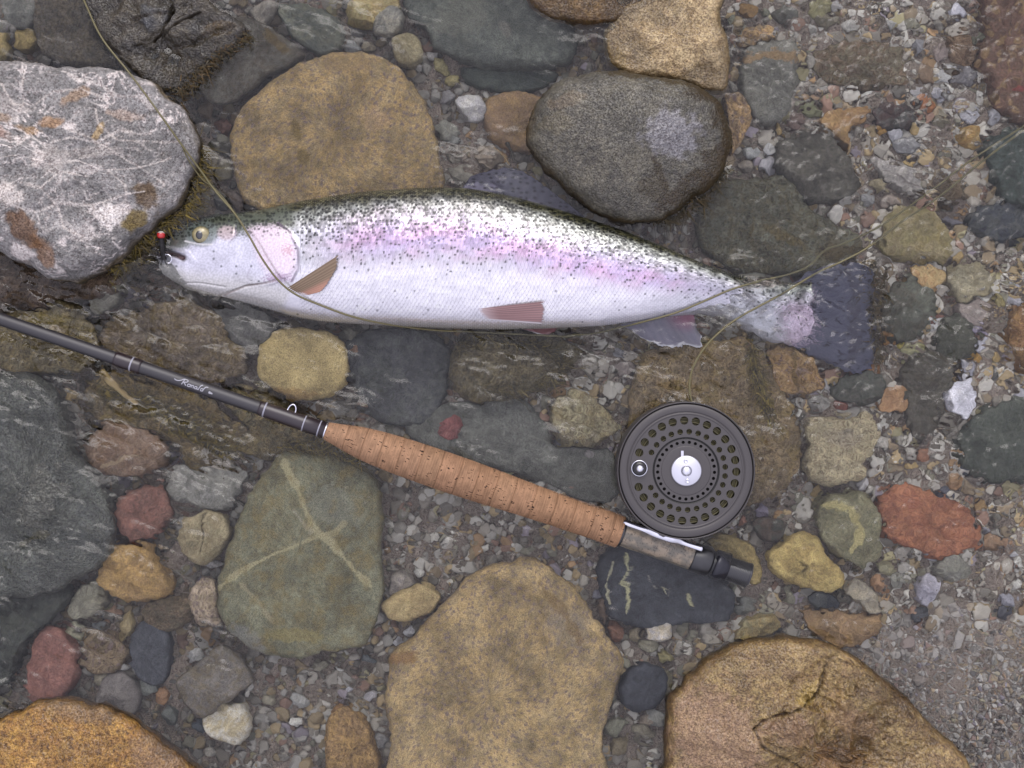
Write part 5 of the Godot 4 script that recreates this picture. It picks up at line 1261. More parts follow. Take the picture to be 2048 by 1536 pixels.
func fish_relief(q: Vector2) -> float:
	# folds of the head, in millimetres
	if q.x > 640.0:
		return 0.0
	var y := 0.0
	var plate := smoothstep(1.05, 0.92, Vector2((q.x - 520.0) / 80.0, (q.y - 506.0) / 66.0).length()) * smoothstep(440.0, 560.0, q.x)
	y += 1.1 * plate
	y -= 0.1 * smoothstep(8.0, 0.5, to_line(q, [486, 452, 503, 470, 508, 500, 504, 530, 494, 552, 498, 570]))
	y -= 2.6 * smoothstep(8.0, 2.0, to_line(q, [312, 508, 340, 506, 356, 511, 366, 516]))
	y += 0.5 * smoothstep(9.0, 2.0, to_line(q, [326, 493, 350, 494, 374, 506, 386, 520]))
	y -= 0.7 * smoothstep(4.0, 0.5, to_line(q, [440, 592, 490, 573, 530, 567, 552, 560]))
	y -= 0.3 * smoothstep(6.0, 0.5, to_line(q, [472, 452, 470, 472, 458, 486, 430, 500]))
	y += 0.25 * smoothstep(30.0, 16.0, q.distance_to(Vector2(404, 469)))
	y -= 0.35 * smoothstep(3.0, 0.5, to_line(q, [356, 566, 400, 566, 450, 574]))
	return y


func fish_twist(px: float, h: float) -> float:
	# the belly side sinks towards the tail
	return -0.005 * (h - 0.3) * smoothstep(1150.0, 1480.0, px) + 0.0006 * na.get_noise_2d(px * 0.03, h * 3.0) * smoothstep(1300.0, 1450.0, px)


func trout() -> void:
	var base := at(900, 520, -0.02)
	var t := thing("rainbow_trout", "rainbow trout with rosy stripe and black spots lying on its side in the shallow stream", "fish", base)
	marks.append([Vector2(900, 520), "the trout", 150.0])
	var upper := 170
	var lower := 36
	var rows := upper + lower
	var v := PackedVector3Array()
	var c := PackedColorArray()
	var uv := PackedVector2Array()
	var x := 312.0
	var cols := 0
	var scaled := false
	while x <= 1626.0:
		var top := curve(F_TOP, x)
		var bot := curve(F_BOT, x)
		var half := curve(F_HALF, x) * 0.001
		var mid := curve(F_MID, x) * 0.001
		for i in rows:
			var th := PI * i / upper if i < upper else PI + PI * (i - upper) / lower
			var cs := cos(th)
			var sn := sin(th)
			var h := 0.5 - 0.5 * signf(cs) * pow(absf(cs), 0.92)
			var q := Vector2(x, lerpf(top, bot, h))
			var y := mid + half * signf(sn) * pow(absf(sn), 0.86)
			if i < upper:
				y += fish_relief(q) * 0.001 * smoothstep(0.0, 0.35, sn)
			y += fish_twist(q.x, h)
			var lean := 0.0
			var wob := na.get_noise_2d(q.x * 0.02, q.y * 0.02) * 0.18
			var col := fish_colour(q, h) if sn > -0.3 else Color(0.6, 0.6, 0.6)
			if scaled:
				# every scale has a tone of its own
				var sr := int(floor((th / PI * 24.0 + wob) * 2.0 + 0.5))
				var sc := int(floor(q.x / 8.2 + wob - (0.5 if sr % 2 else 0.0) + 0.5))
				var own := hash2(sc + 7, sr + 19)
				var cu := (q.x / 8.2 + wob - (0.5 if sr % 2 else 0.0)) - sc
				lean = ((hash2(sc + 31, sr + 3) - 0.5) * cu + (hash2(sc + 5, sr + 71) - 0.62) * ((th / PI * 24.0 + wob) * 2.0 - sr)) * 0.00045 * smoothstep(0.62, 0.3, h)
				col *= lerpf(1.0, lerpf(0.30, 1.40, own * own * (3.0 - 2.0 * own)), lerpf(0.95, 0.13, smoothstep(0.14, 0.56, h)))
			v.append(at(q.x, q.y, y + lean))
			c.append(col)
			uv.append(Vector2(q.x / 8.2 + wob, (th / PI * 24.0) + wob) if scaled else Vector2(0.6, 0.01))
		cols += 1
		if x > 600.0 and not scaled:
			scaled = true
			continue
		x += 1.25 if x < 640.0 else 1.75
	var idx := quads(rows, cols, true)
	for end in [0, (cols - 1) * rows]:
		for k in range(1, rows - 1):
			idx.append_array([end, end + k + 1, end + k] if end == 0 else [end, end + k, end + k + 1])
	part("body", build(v, idx, c, uv), mats.fish, t)
	trout_eye(t)
	trout_fins(t)


func trout_eye(t: Node3D) -> void:
	var spot := at(403, 470, fish_top(403, 470) - 0.0004)
	var v := PackedVector3Array()
	var c := PackedColorArray()
	var rows := 22
	for i in rows:
		var ph := PI * i / (rows - 1)
		for k in 40:
			var a := TAU * k / 40
			v.append(spot + Vector3(sin(ph) * cos(a) * 0.0061, cos(ph) * 0.0038, sin(ph) * sin(a) * 0.0057))
			var iris := Color(0.36, 0.31, 0.16).lerp(Color(0.12, 0.12, 0.08), smoothstep(0.85, 1.25, ph) + 0.35 * na.get_noise_2d(cos(a) * 3.0, sin(a) * 3.0))
			c.append(iris)
	var m := tinted(0.08, 0.1, 0.6)
	var eye := part("eye", build(v, quads(40, rows, true), c), m, t)
	var pv := PackedVector3Array()
	for i in rows:
		var ph := PI * i / (rows - 1)
		for k in 32:
			var a := TAU * k / 32
			pv.append(spot + Vector3(-0.0004 + sin(ph) * cos(a) * 0.0029, 0.0024 + cos(ph) * 0.0017, 0.0002 + sin(ph) * sin(a) * 0.0032))
	part("pupil", build(pv, quads(32, rows, true)), plain(Color(0.07, 0.075, 0.10), 0.06, 0.0, 0.7), eye)


func fish_top(px: float, py: float) -> float:
	# height of the fish's upper side at a plan point
	var top := curve(F_TOP, px)
	var bot := curve(F_BOT, px)
	var h := clampf((py - top) / (bot - top), 0.0, 1.0)
	var cs := 1.0 - 2.0 * h
	cs = signf(cs) * pow(absf(cs), 1.0 / 0.92)
	return (curve(F_MID, px) + curve(F_HALF, px) * pow(sqrt(maxf(1.0 - cs * cs, 0.0)), 0.86)) * 0.001 + fish_twist(px, h)


func fin(called: String, root: Array, tip: Array, heights: Array, rays: int, shade: Callable, t: Node3D, parent_label := "", on_body := false) -> void:
	# a thin ribbed sheet between its root and its tip; heights: at the root's start and end, at the tip's start and end (mm)
	var cols := 90
	var rows := 40
	var a := evenly(smooth_open(root), cols, false)
	var b := evenly(smooth_open(tip), cols, false)
	var v := PackedVector3Array()
	var c := PackedColorArray()
	for face in 2:
		for i in rows:
			var k := float(i) / (rows - 1)
			for j in cols:
				var s := float(j) / (cols - 1)
				var fray := 1.0 + 0.045 * na.get_noise_1d(s * 30.0 + rays) + 0.012 * sin(s * rays * TAU)
				var q := a[j].lerp(b[j], k * (fray if i == rows - 1 else 1.0))
				var y: float = lerpf(lerpf(heights[0], heights[1], s), lerpf(heights[2], heights[3], s), k)
				if on_body:
					y += fish_top(q.x, q.y) * 1000.0
				y += sin(s * rays * TAU) * 0.09 * (1.0 - 0.4 * k) + sin(s * 5.0 + k * 3.0) * 0.5 * k
				y += (0.28 - 0.2 * k) * (1.0 if face == 0 else -1.0) * (0.25 if i == rows - 1 or j == 0 or j == cols - 1 else 1.0)
				v.append(at(q.x, q.y, y * 0.001))
				c.append(shade.call(s, k, q))
	var idx := quads(cols, rows, false)
	var n := cols * rows
	for k in range(0, quads(cols, rows, false).size(), 3):
		idx.append_array([idx[k] + n, idx[k + 2] + n, idx[k + 1] + n])
	var edge := PackedInt32Array()
	for j in cols:
		edge.append(j)
	for i in range(1, rows):
		edge.append(i * cols + cols - 1)
	for j in range(cols - 2, -1, -1):
		edge.append((rows - 1) * cols + j)
	for i in range(rows - 2, 0, -1):
		edge.append(i * cols)
	for k in edge.size():
		var e0 := edge[k]
		var e1 := edge[(k + 1) % edge.size()]
		idx.append_array([e0, e0 + n, e1, e1, e0 + n, e1 + n])
	part(called, build(v, idx, c), mats.fin, t, parent_label)


func smooth_open(flat: Array) -> PackedVector2Array:
	var n := flat.size() / 2
	var out := PackedVector2Array()
	for i in n - 1:
		var p: Array[Vector2] = []
		for k in [-1, 0, 1, 2]:
			var q: int = clampi(i + k, 0, n - 1)
			p.append(Vector2(flat[q * 2], flat[q * 2 + 1]))
		for s in 10:
			out.append(p[1].cubic_interpolate(p[2], p[0], p[3], s / 10.0))
	out.append(Vector2(flat[n * 2 - 2], flat[n * 2 - 1]))
	return out


func ray(s: float, rays: float) -> float:
	return 0.5 + 0.5 * sin(s * rays * TAU)


func trout_fins(t: Node3D) -> void:
	var marks_on := func(q: Vector2, cell: float, dense: float, long: float) -> float:
		var ci := int(floor(q.x / (cell * long)))
		var cj := int(floor(q.y / cell))
		var most := 0.0
		for i in range(ci - 1, ci + 2):
			for j in range(cj - 1, cj + 2):
				if hash2(i + 300, j + 77) < dense:
					var d := q - Vector2((i + 0.2 + 0.6 * hash2(i + 5, j + 8)) * cell * long, (j + 0.2 + 0.6 * hash2(i + 2, j + 31)) * cell)
					most = maxf(most, 1.0 - smoothstep(cell * 0.14, cell * 0.34, Vector2(d.x / long, d.y).length()))
		return most
	fin("dorsal_fin", [922, 380, 980, 388, 1050, 404, 1110, 420, 1165, 436], [942, 350, 975, 341, 1020, 337, 1062, 352, 1100, 380, 1140, 410, 1170, 434], [0.5, 0.0, -5.5, -2.5], 13,
		func(s: float, k: float, q: Vector2) -> Color:
			var c := Color(0.085, 0.08, 0.12).lerp(Color(0.105, 0.10, 0.145), ray(s, 13.0))
			return c.lerp(Color(0.012, 0.01, 0.025), 0.95 * marks_on.call(q, 9.5, 0.85, 1.6)), t, "mauve-grey back fin with rows of dark spots")
	fin("adipose_fin", [1476, 550, 1495, 555, 1510, 559], [1500, 545, 1522, 546, 1534, 557], [-6.0, -9.0, -7.0, -11.0], 6,
		func(s: float, k: float, q: Vector2) -> Color: return Color(0.24, 0.22, 0.17).lerp(Color(0.12, 0.12, 0.10), k), t)
	fin("tail_fin", [1584, 566, 1594, 590, 1598, 630, 1594, 668, 1580, 689], [1628, 532, 1690, 527, 1738, 540, 1750, 580, 1745, 630, 1752, 680, 1748, 722, 1728, 744, 1690, 741, 1640, 722], [-16.5, -17.5, -21.0, -24.0], 24,
		func(s: float, k: float, q: Vector2) -> Color:
			var c := Color(0.072, 0.072, 0.115).lerp(Color(0.09, 0.09, 0.138), ray(s, 24.0))
			c = c.lerp(Color(0.42, 0.33, 0.44), smoothstep(0.26, 0.02, k + 0.22 * nc.get_noise_2d(q.x * 0.2, q.y * 0.2)))
			c = c.lerp(Color(0.055, 0.05, 0.075), 0.7 * smoothstep(0.62, 0.7, k) * smoothstep(0.86, 0.78, k))
			return c.lerp(Color(0.008, 0.008, 0.018), 0.95 * marks_on.call(q, 7.0, 0.5, 3.6)), t, "dark blue-grey tail fin with black streaks, under water")
	fin("anal_fin", [1240, 648, 1290, 640, 1350, 632, 1388, 629], [1262, 664, 1300, 684, 1345, 696, 1375, 690, 1405, 691, 1398, 660], [-2.5, -5.0, -7.0, -10.0], 11,
		func(s: float, k: float, q: Vector2) -> Color:
			var c := Color(0.21, 0.195, 0.26).lerp(Color(0.235, 0.22, 0.285), ray(s, 11.0)).lerp(Color(0.13, 0.11, 0.10), 0.7 * smoothstep(0.8, 1.0, s))
			c = c.lerp(Color(0.33, 0.10, 0.17), 0.75 * smoothstep(0.5, 0.85, s) * smoothstep(0.65, 0.1, k))
			return c.lerp(Color(0.80, 0.78, 0.84), smoothstep(0.90, 0.97, k) * 0.9), t, "mauve anal fin with a white rim")
	fin("pelvic_fin", [950, 618, 956, 628, 966, 638], [1083, 603, 1086, 624, 1084, 648], [-0.5, -0.5, 2.2, 2.6], 9,
		func(s: float, k: float, q: Vector2) -> Color:
			var c := Color(0.42, 0.25, 0.24).lerp(Color(0.30, 0.19, 0.19), ray(s, 9.0)).lerp(Color(0.62, 0.50, 0.50), smoothstep(0.35, 0.0, k))
			return c.lerp(Color(0.85, 0.80, 0.82), 0.9 * smoothstep(0.90, 0.97, s)), t, "reddish pelvic fin with a white lower edge", true)
	fin("pelvic_fin", [1020, 652, 1036, 656, 1056, 660], [1116, 655, 1108, 664, 1086, 673], [1.0, -1.0, -1.5, -5.0], 8,
		func(s: float, k: float, q: Vector2) -> Color:
			var c := Color(0.34, 0.14, 0.15).lerp(Color(0.26, 0.12, 0.13), ray(s, 8.0))
			return c.lerp(Color(0.72, 0.68, 0.70), 0.9 * smoothstep(0.75, 0.9, s)), t, "dark red pelvic fin of the far side")
	fin("pectoral_fin", [568, 580, 584, 588, 608, 592], [674, 512, 671, 536, 655, 566, 640, 584], [-0.5, -0.5, 2.4, 1.2], 10,
		func(s: float, k: float, q: Vector2) -> Color:
			return Color(0.30, 0.22, 0.15).lerp(Color(0.22, 0.155, 0.105), ray(s, 10.0)).lerp(Color(0.48, 0.26, 0.19), smoothstep(0.45, 0.8, s)), t, "brown pectoral fin folded back behind the gill cover", true)


func fishing_fly() -> void:
	var y := 0.004
	var t := thing("fishing_fly", "small black fishing fly with a red bead head hooked in the trout's snout", "fishing fly", at(324, 490, 0.0))
	var bead := SphereMesh.new()
	var centre := at(322, 470, y)
	var v := PackedVector3Array()
	var c := PackedColorArray()
	for i in 14:
		var ph := PI * i / 13
		for k in 22:
			var a := TAU * k / 22
			var d := Vector3(sin(ph) * cos(a), cos(ph), sin(ph) * sin(a))
			v.append(centre + d * 0.0026)
			c.append(Color(0.72, 0.70, 0.62) if d.z < -0.45 else Color(0.62, 0.03, 0.03))
	part("bead_head", build(v, quads(22, 14, true), c), tinted(0.15, 0.0, 0.6), t)
	var body := PackedVector3Array()
	for k in 9:
		body.append(at(322.0 + k * 0.7, 476.0 + k * 5.4, y - 0.0004 * k))
	part("dark_body", tube(body, 0.0017, 10), plain(Color(0.07, 0.055, 0.06), 0.6), t)
	var st := SurfaceTool.new()
	st.begin(Mesh.PRIMITIVE_TRIANGLES)
	for k in 26:
		var along := rng.randf_range(0.0, 1.0)
		var from := at(322.0 + along * 5.0, 478.0 + along * 40.0, y)
		var d := Vector3(rng.randf_range(-1, 0.6), rng.randf_range(-0.3, 0.8), rng.randf_range(-0.2, 1.0)).normalized() * rng.randf_range(0.003, 0.006)
		var strand := tube(PackedVector3Array([from, from + d * 0.5, from + d + Vector3(0, -0.0006, 0.0006)]), 0.00016, 4)
		st.append_from(strand, 0, Transform3D())
	part("hackle", st.commit(), plain(Color(0.10, 0.08, 0.08), 0.6), t)
	var hook := PackedVector3Array()
	for k in 12:
		var a := -0.6 + k * 0.32
		hook.append(at(334.0 + sin(a) * 9.0, 518.0 - cos(a) * 9.0, y - 0.002))
	part("hook", tube(hook, 0.0004, 6), mats.silver, t)


# ---------------------------------------------------------------- rod, reel and line

const ROD_A := Vector3(0.0, 638.0, 14.0)       # plan x, plan y, height in mm of two points of the rod's straight axis
const ROD_B := Vector3(1240.0, 1063.0, -3.5)


func axis(px: float) -> Vector3:
	var k := (px - ROD_A.x) / (ROD_B.x - ROD_A.x)
	return rod_end(0).lerp(rod_end(1), k)


func rod_end(n: int) -> Vector3:
	# the axis must pass through the two measured points as seen; water is left out of account since the axis shows above it
	var e := ROD_A if n == 0 else ROD_B
	var p := at(e.x, e.y, 0.0)
	var k := (EYE - e.z * 0.001) / EYE
	return Vector3(p.x * k, e.z * 0.001, p.z * k)


func turned(called: String, profile: Array, m: Material, parent: Node3D, sides := 40, shade = null, label := "") -> MeshInstance3D:
	# a turned piece of the rod; profile: plan x along the rod and radius in plan units, alternately
	var o := axis(profile[0])
	var d := rod_end(1) - rod_end(0)
	var unit := d.length() / (ROD_B.x - ROD_A.x)
	var out := [0.0, 0.0]
	for k in range(0, profile.size(), 2):
		out.append_array([(profile[k] - profile[0]) * unit, profile[k + 1] * S])
	out.append_array([out[out.size() - 2], 0.0])
	return part(called, lathe(o, d, out, sides, Color.WHITE, shade), m, parent, label)


const GRIP := [644, 18.0, 656, 20.0, 680, 25.0, 710, 31.0, 745, 35.0, 800, 38.0, 870, 39.0, 940, 38.5, 1000, 36.5, 1060, 34.5, 1110, 33.5, 1170, 33.0, 1215, 33.5, 1243, 33.5]


func fly_rod() -> void:
	var t := thing("fly_rod", "dark fly rod with a cork grip lying across the stream stones below the trout", "fishing rod", axis(700) - Vector3(0, 0.01, 0))
	turned("rod_blank", [-1500, 9.8, 200, 13.0, 500, 13.6, 640, 13.8], mats.blank, t)
	turned("thread_wrap", [226, 14.0, 230, 14.6, 274, 14.7, 278, 14.2], mats.thread, t)
	turned("trim_band", [258, 14.8, 258.5, 15.0, 260.5, 15.0, 261, 14.8], mats.white_thread, t)
	turned("thread_wrap", [512, 14.2, 516, 15.2, 560, 15.8, 600, 16.2, 646, 16.4], mats.thread, t)
	turned("trim_band", [522, 15.4, 522.5, 15.6, 524.5, 15.6, 525, 15.4], mats.white_thread, t)
	turned("trim_band", [600.5, 16.3, 601, 16.5, 602.5, 16.5, 603, 16.3], mats.white_thread, t)
	turned("trim_band", [630.5, 16.4, 631, 16.6, 632.5, 16.6, 633, 16.4], mats.white_thread, t)
	turned("winding_check", [643, 16.6, 643.5, 17.2, 645.5, 17.2, 646, 16.6], mats.silver, t)
	# the little wire loop that keeps the fly
	var ring := PackedVector3Array()
	var side := (rod_end(1) - rod_end(0)).cross(Vector3.UP).normalized()
	var along := (rod_end(1) - rod_end(0)).normalized()
	var foot := axis(572) - side * 14.5 * S + Vector3(0, 0.0012, 0)
	for k in 17:
		var a := PI * k / 16.0
		ring.append(foot + along * (-cos(a) * 8.0 * S) - side * (sin(a) * 14.0 * S))
	part("hook_keeper", tube(ring, 0.00048, 8), mats.silver, t)
	var wrap2 := PackedVector3Array()
	lettering(t)
	# the grip: cork discs glued one behind another
	var x := 646.0
	var n := 0
	while x < 1240.0:
		var w := rng.randf_range(34.0, 42.0)
		var to := minf(x + w, 1241.0)
		if to > 1225.0:
			to = 1241.0
		var prof := [x, curve(GRIP, x) - 1.2]
		for k in 9:
			prof.append_array([lerpf(x, to, k / 8.0) + (0.5 if k == 0 else (-0.5 if k == 8 else 0.0)), curve(GRIP, lerpf(x, to, k / 8.0))])
		prof.append_array([to, curve(GRIP, to) - 1.2])
		var base := Color(0.475, 0.285, 0.172) * rng.randf_range(0.90, 1.08)
		base = base.lerp(Color(0.43, 0.245, 0.135), rng.randf() * 0.5 + (0.25 if x > 900.0 else 0.0))
		var ring_mesh := turned("cork_ring", prof, mats.cork, t, 56, func(s: float, a: float) -> Color: return base)
		# each disc shows its own stretch of cork
		var arr := (ring_mesh.mesh as ArrayMesh).surface_get_arrays(0)
		var uv: PackedVector2Array = arr[Mesh.ARRAY_TEX_UV]
		var shift := Vector2(rng.randf(), rng.randf())
		for k in uv.size():
			uv[k] = uv[k] + shift
		arr[Mesh.ARRAY_TEX_UV] = uv
		var am := ArrayMesh.new()
		am.add_surface_from_arrays(Mesh.PRIMITIVE_TRIANGLES, arr)
		ring_mesh.mesh = am
		x = to
		n += 1
	turned("black_collar", [1238, 31.0, 1239, 32.0, 1245, 32.0, 1246, 30.5], mats.black, t)
	var seat := [1244, 26.0]
	for k in 120:
		seat.append_array([1246.0 + k * 1.2, 27.5])
	seat.append_array([1391, 26.5])
	turned("reel_seat", seat, tinted(0.38, 0.0, 0.5), t, 96,
		func(s: float, a: float) -> Color:
			var k := nb.get_noise_3d(s * 120.0 + 4.0, cos(a) * 1.6, sin(a) * 1.6)
			var k2 := absf(nb.get_noise_3d(s * 140.0, cos(a) * 2.2 + 9.0, sin(a) * 2.2))
			return Color(0.19, 0.17, 0.135).lerp(Color(0.36, 0.29, 0.205), smoothstep(-0.3, 0.4, k)).lerp(Color(0.07, 0.055, 0.045), smoothstep(0.06, 0.0, k2)), "mottled burl reel seat")
	turned("sliding_hood", [1386, 29.0, 1388, 30.5, 1420, 30.5, 1426, 27.0], mats.black, t)
	turned("locking_ring", [1430, 27.0, 1431, 30.5, 1437, 31.0, 1444, 30.5, 1446, 29.0, 1458, 29.0, 1459, 26.0], plain(Color(0.20, 0.20, 0.23), 0.25, 0.4), t)
	var barrel := [1424, 24.0]
	var b := 1426.0
	while b < 1502.0:
		barrel.append_array([b, 24.0, b + 1.6, 25.4, b + 3.2, 24.0])
		b += 3.4
	turned("threaded_barrel", barrel, mats.black, t)
	turned("butt_cap", [1501, 25.0, 1501.5, 25.6, 1503.5, 25.6, 1505, 23.0], plain(Color(0.32, 0.32, 0.34), 0.3, 0.5), t)


func lettering(t: Node3D) -> void:
	# handwritten maker's script along the top of the blank: strokes in letter units
	var strokes := [
		[-1.25, 0.55, -0.95, 0.42, -0.55, 0.45, -0.1, 0.72, 0.2, 1.02, 0.75, 1.05], [0.32, 1.0, 0.2, 0.6, 0.05, 0.02], [0.75, 1.05, 0.86, 0.85, 0.66, 0.6, 0.25, 0.5, 0.5, 0.3, 0.72, 0.02],
		[1.22, 0.46, 1.0, 0.4, 0.95, 0.12, 1.15, 0.0, 1.36, 0.12, 1.38, 0.38, 1.22, 0.46, 1.5, 0.42], [1.56, 0.44, 1.58, 0.02], [1.58, 0.3, 1.74, 0.46, 1.9, 0.4, 1.9, 0.02],
		[2.45, 0.42, 2.2, 0.44, 2.08, 0.2, 2.2, 0.0, 2.4, 0.14, 2.46, 0.42, 2.5, 0.02, 2.66, 0.1], [2.7, 0.02, 2.8, 0.5, 3.0, 0.95, 3.2, 1.05], [3.42, 0.4, 3.16, 0.44, 3.05, 0.18, 3.2, 0.0, 3.4, 0.16], [3.4, 0.02, 3.5, 0.5, 3.72, 0.9, 4.05, 1.0],
		[4.4, 0.06, 4.42, 0.34, 4.56, 0.34, 4.56, 0.2, 4.42, 0.18, 4.6, 0.06], [4.68, 0.06, 4.72, 0.32, 4.78, 0.12, 4.86, 0.32, 4.9, 0.06],
	]
	var d := (rod_end(1) - rod_end(0)).normalized()
	var side := d.cross(Vector3.UP).normalized()
	var up := side.cross(d)
	var unit := (rod_end(1) - rod_end(0)).length() / (ROD_B.x - ROD_A.x)
	var st := SurfaceTool.new()
	st.begin(Mesh.PRIMITIVE_TRIANGLES)
	for s in strokes:
		var pts := PackedVector3Array()
		for p in evenly(smooth_open(s), 14 if s.size() > 4 else 6, false):
			var px: float = 361.0 + p.x * 12.3
			var r := 13.45 * S
			var a: float = (p.y - 0.42) * 11.5 * S / r      # wrapped round the blank
			pts.append(axis(px) + (up * cos(a) - side * sin(a)) * r)
		st.append_from(tube(pts, 0.00030, 6), 0, Transform3D())
	part("lettering", st.commit(), plain(Color(0.74, 0.74, 0.77), 0.4), t, "white handwritten script reading Ronald")


const REEL := Vector2(1372.5, 941.5)


func ring_plate(r0: float, r1: float, rm: float, rh: float, cells: int, skip: Array, start: float, y: float, deep: float, st: SurfaceTool, centre: Vector3) -> void:
	# a flat band from r0 to r1 with a round hole in each cell, and the holes' walls; metres
	var v := PackedVector3Array()
	var idx := PackedInt32Array()
	var step := TAU / cells
	var place := func(a: float, r: float, yy: float) -> Vector3: return centre + Vector3(cos(a) * r, yy, sin(a) * r)
	for k in cells:
		var a0 := start + step * k
		if k in skip:
			var first := v.size()
			for i in 9:
				for r in [r0, r1]:
					v.append(place.call(a0 + step * (i / 8.0 - 0.5), r, y))
			for i in 8:
				idx.append_array([first + i * 2, first + i * 2 + 1, first + i * 2 + 2, first + i * 2 + 1, first + i * 2 + 3, first + i * 2 + 2])
			continue
		var w := step * rm * 0.5
		var angles := [atan2(r1 - rm, w), PI - atan2(r1 - rm, w), PI + atan2(rm - r0, w), TAU - atan2(rm - r0, w)]
		for i in 20:
			angles.append(TAU * i / 20.0)
		angles.sort()
		var first := v.size()
		for b in angles:
			var dx := cos(b)
			var dy := sin(b)
			var far := 1e9
			if absf(dx) > 1e-6:
				far = minf(far, w / absf(dx))
			if absf(dy) > 1e-6:
				far = minf(far, (r1 - rm if dy > 0.0 else rm - r0) / absf(dy))
			v.append(place.call(a0 + dx * far / rm, rm + dy * far, y))
			v.append(place.call(a0 + dx * rh / rm, rm + dy * rh, y))
			v.append(place.call(a0 + dx * rh / rm, rm + dy * rh, y - deep))
		var n := angles.size()
		for i in n:
			var p := first + i * 3
			var q := first + ((i + 1) % n) * 3
			idx.append_array([p, p + 1, q, q, p + 1, q + 1, p + 1, p + 2, q + 1, q + 1, p + 2, q + 2])
	# upwards faces run clockwise seen from above
	for i in range(0, idx.size(), 3):
		var e := (v[idx[i + 1]] - v[idx[i]]).cross(v[idx[i + 2]] - v[idx[i]])
		if e.y > 1e-12:
			var s := idx[i + 1]
			idx[i + 1] = idx[i + 2]
			idx[i + 2] = s
	for i in range(0, idx.size(), 3):
		st.set_smooth_group(-1)
		for k in 3:
			st.add_vertex(v[idx[i + k]])


func disc(centre: Vector3, profile: Array, sides := 96) -> ArrayMesh:
	# profile: radius and height above the centre alternately, plan units and mm
	var out := []
	for k in range(0, profile.size(), 2):
		out.append_array([profile[k + 1] * 0.001, profile[k] * S * 0.975])
	return lathe(centre, Vector3.UP, out, sides)


func fly_reel() -> void:
	var c := at(REEL.x, REEL.y, 0.019)
	var u := S * 0.975
	var t := thing("fly_reel", "round dark grey fly reel with a perforated face fixed to the reel seat", "fishing reel", c - Vector3(0, 0.028, 0))
	# the frame behind and the rim round the spool
	part("frame_rim", disc(c, [0, -26, 120, -26, 134, -25, 138.5, -22, 138.8, -2.5, 138.2, -0.4, 137.2, 0.0, 135.8, -0.2, 135.0, -1.6, 134.6, -20, 0, -20]), mats.reel, t)
	part("spool_rim", disc(c, [112, -4.0, 133.2, -4.0, 133.8, -2.0, 133.4, -0.7, 132.2, -0.35, 120.0, -0.35, 118.2, -0.6, 117.2, -1.2, 116.2, -0.6, 115.0, -0.45, 112, -0.45, 112, -4.0]), mats.reel, t)
	var st := SurfaceTool.new()
	st.begin(Mesh.PRIMITIVE_TRIANGLES)
	var top := -0.00045
	ring_plate(88.5 * u, 112.0 * u, 100.5 * u, 8.3 * u, 27, [0, 1], PI - TAU / 54.0 + 0.02, top, 0.0012, st, c)
	ring_plate(67.5 * u, 88.5 * u, 78.5 * u, 5.7 * u, 27, [0, 1, 26], PI + 0.02, top, 0.0012, st, c)
	ring_plate(50.0 * u, 63.0 * u, 57.0 * u, 3.3 * u, 29, [], 0.06, top - 0.0003, 0.0011, st, c)
	st.generate_normals()
	part("spool_face", st.commit(), mats.reel, t, "spool face pierced by three rings of round holes")
	part("spool_groove", disc(c, [63.0, -0.75, 63.6, -0.75, 64.4, -1.3, 65.4, -1.3, 66.4, -0.5, 67.5, -0.45]), mats.reel_dark, t)
	part("spool_hub", disc(c, [0, -0.6, 36, -0.6, 48, -0.65, 50, -0.75, 50.0, -3.0, 0, -3.0]), mats.reel, t)
	part("dimple_floor", disc(c, [0, -1.8, 63.5, -1.8, 63.5, -2.4, 0, -2.4]), mats.reel_dark, t)
	# the line wound on the spool, seen through the holes
	var coil := [50.0, -4.5]
	var r := 52.0
	while r < 112.0:
		coil.append_array([r - 2.2, -4.0, r - 1.2, -2.6, r, -2.1, r + 1.2, -2.6, r + 2.2, -4.0])
		r += 7.6
	coil.append_array([113.0, -4.5])
	part("wound_line", disc(c, coil), plain(Color(0.36, 0.34, 0.22), 0.5), t, "olive fly line wound on the spool")
	part("spool_floor", disc(c, [0, -4.2, 134, -4.2, 134, -5.2, 0, -5.2]), mats.reel_dark, t)
	# the bright cap with its nut and two screws
	part("spool_cap", disc(c, [0, 1.1, 28.5, 1.1, 30.2, 0.8, 30.8, 0.2, 30.8, -0.7]), mats.satin, t, "bright metal spool cap")
	part("cap_nut", disc(c, [0, 3.4, 6.5, 3.2, 10.0, 2.2, 11.3, 1.0]), mats.silver, t)
	for s in [-1.0, 1.0]:
		part("cap_screw", disc(c + Vector3(0.0005 * s, 0, 20.0 * u * s), [0, 1.15, 2.2, 1.2, 2.6, 1.7, 4.2, 1.6, 4.8, 1.0], 24), mats.silver, t)
	var tick := BoxMesh.new()
	tick.size = Vector3(0.0016, 0.0008, 0.0034)
	var xf := Transform3D(Basis(), c + Vector3(-8.0 * u, 0.0, -34.5 * u))
	var ts := SurfaceTool.new()
	ts.append_from(tick, 0, xf)
	part("click_pin", ts.commit(), mats.satin, t)
	# the winding handle
	var h := c + Vector3(-94.0 * u, 0, -5.0 * u)
	var handle := part("handle", disc(h, [0, 3.5, 8.0, 3.5, 13.2, 3.2, 13.8, 2.6, 13.8, -0.4], 40), plain(Color(0.075, 0.075, 0.085), 0.2), t, "black winding knob with a chrome nut")
	part("handle_ring", disc(h, [13.6, 0.4, 14.4, 0.9, 16.0, 0.9, 16.6, 0.2, 16.6, -0.6], 40), mats.silver, handle)
	part("handle_nut", disc(h, [0, 5.4, 3.5, 5.2, 7.0, 4.6, 8.0, 3.2], 24), mats.silver, handle)
	reel_foot(t, c)


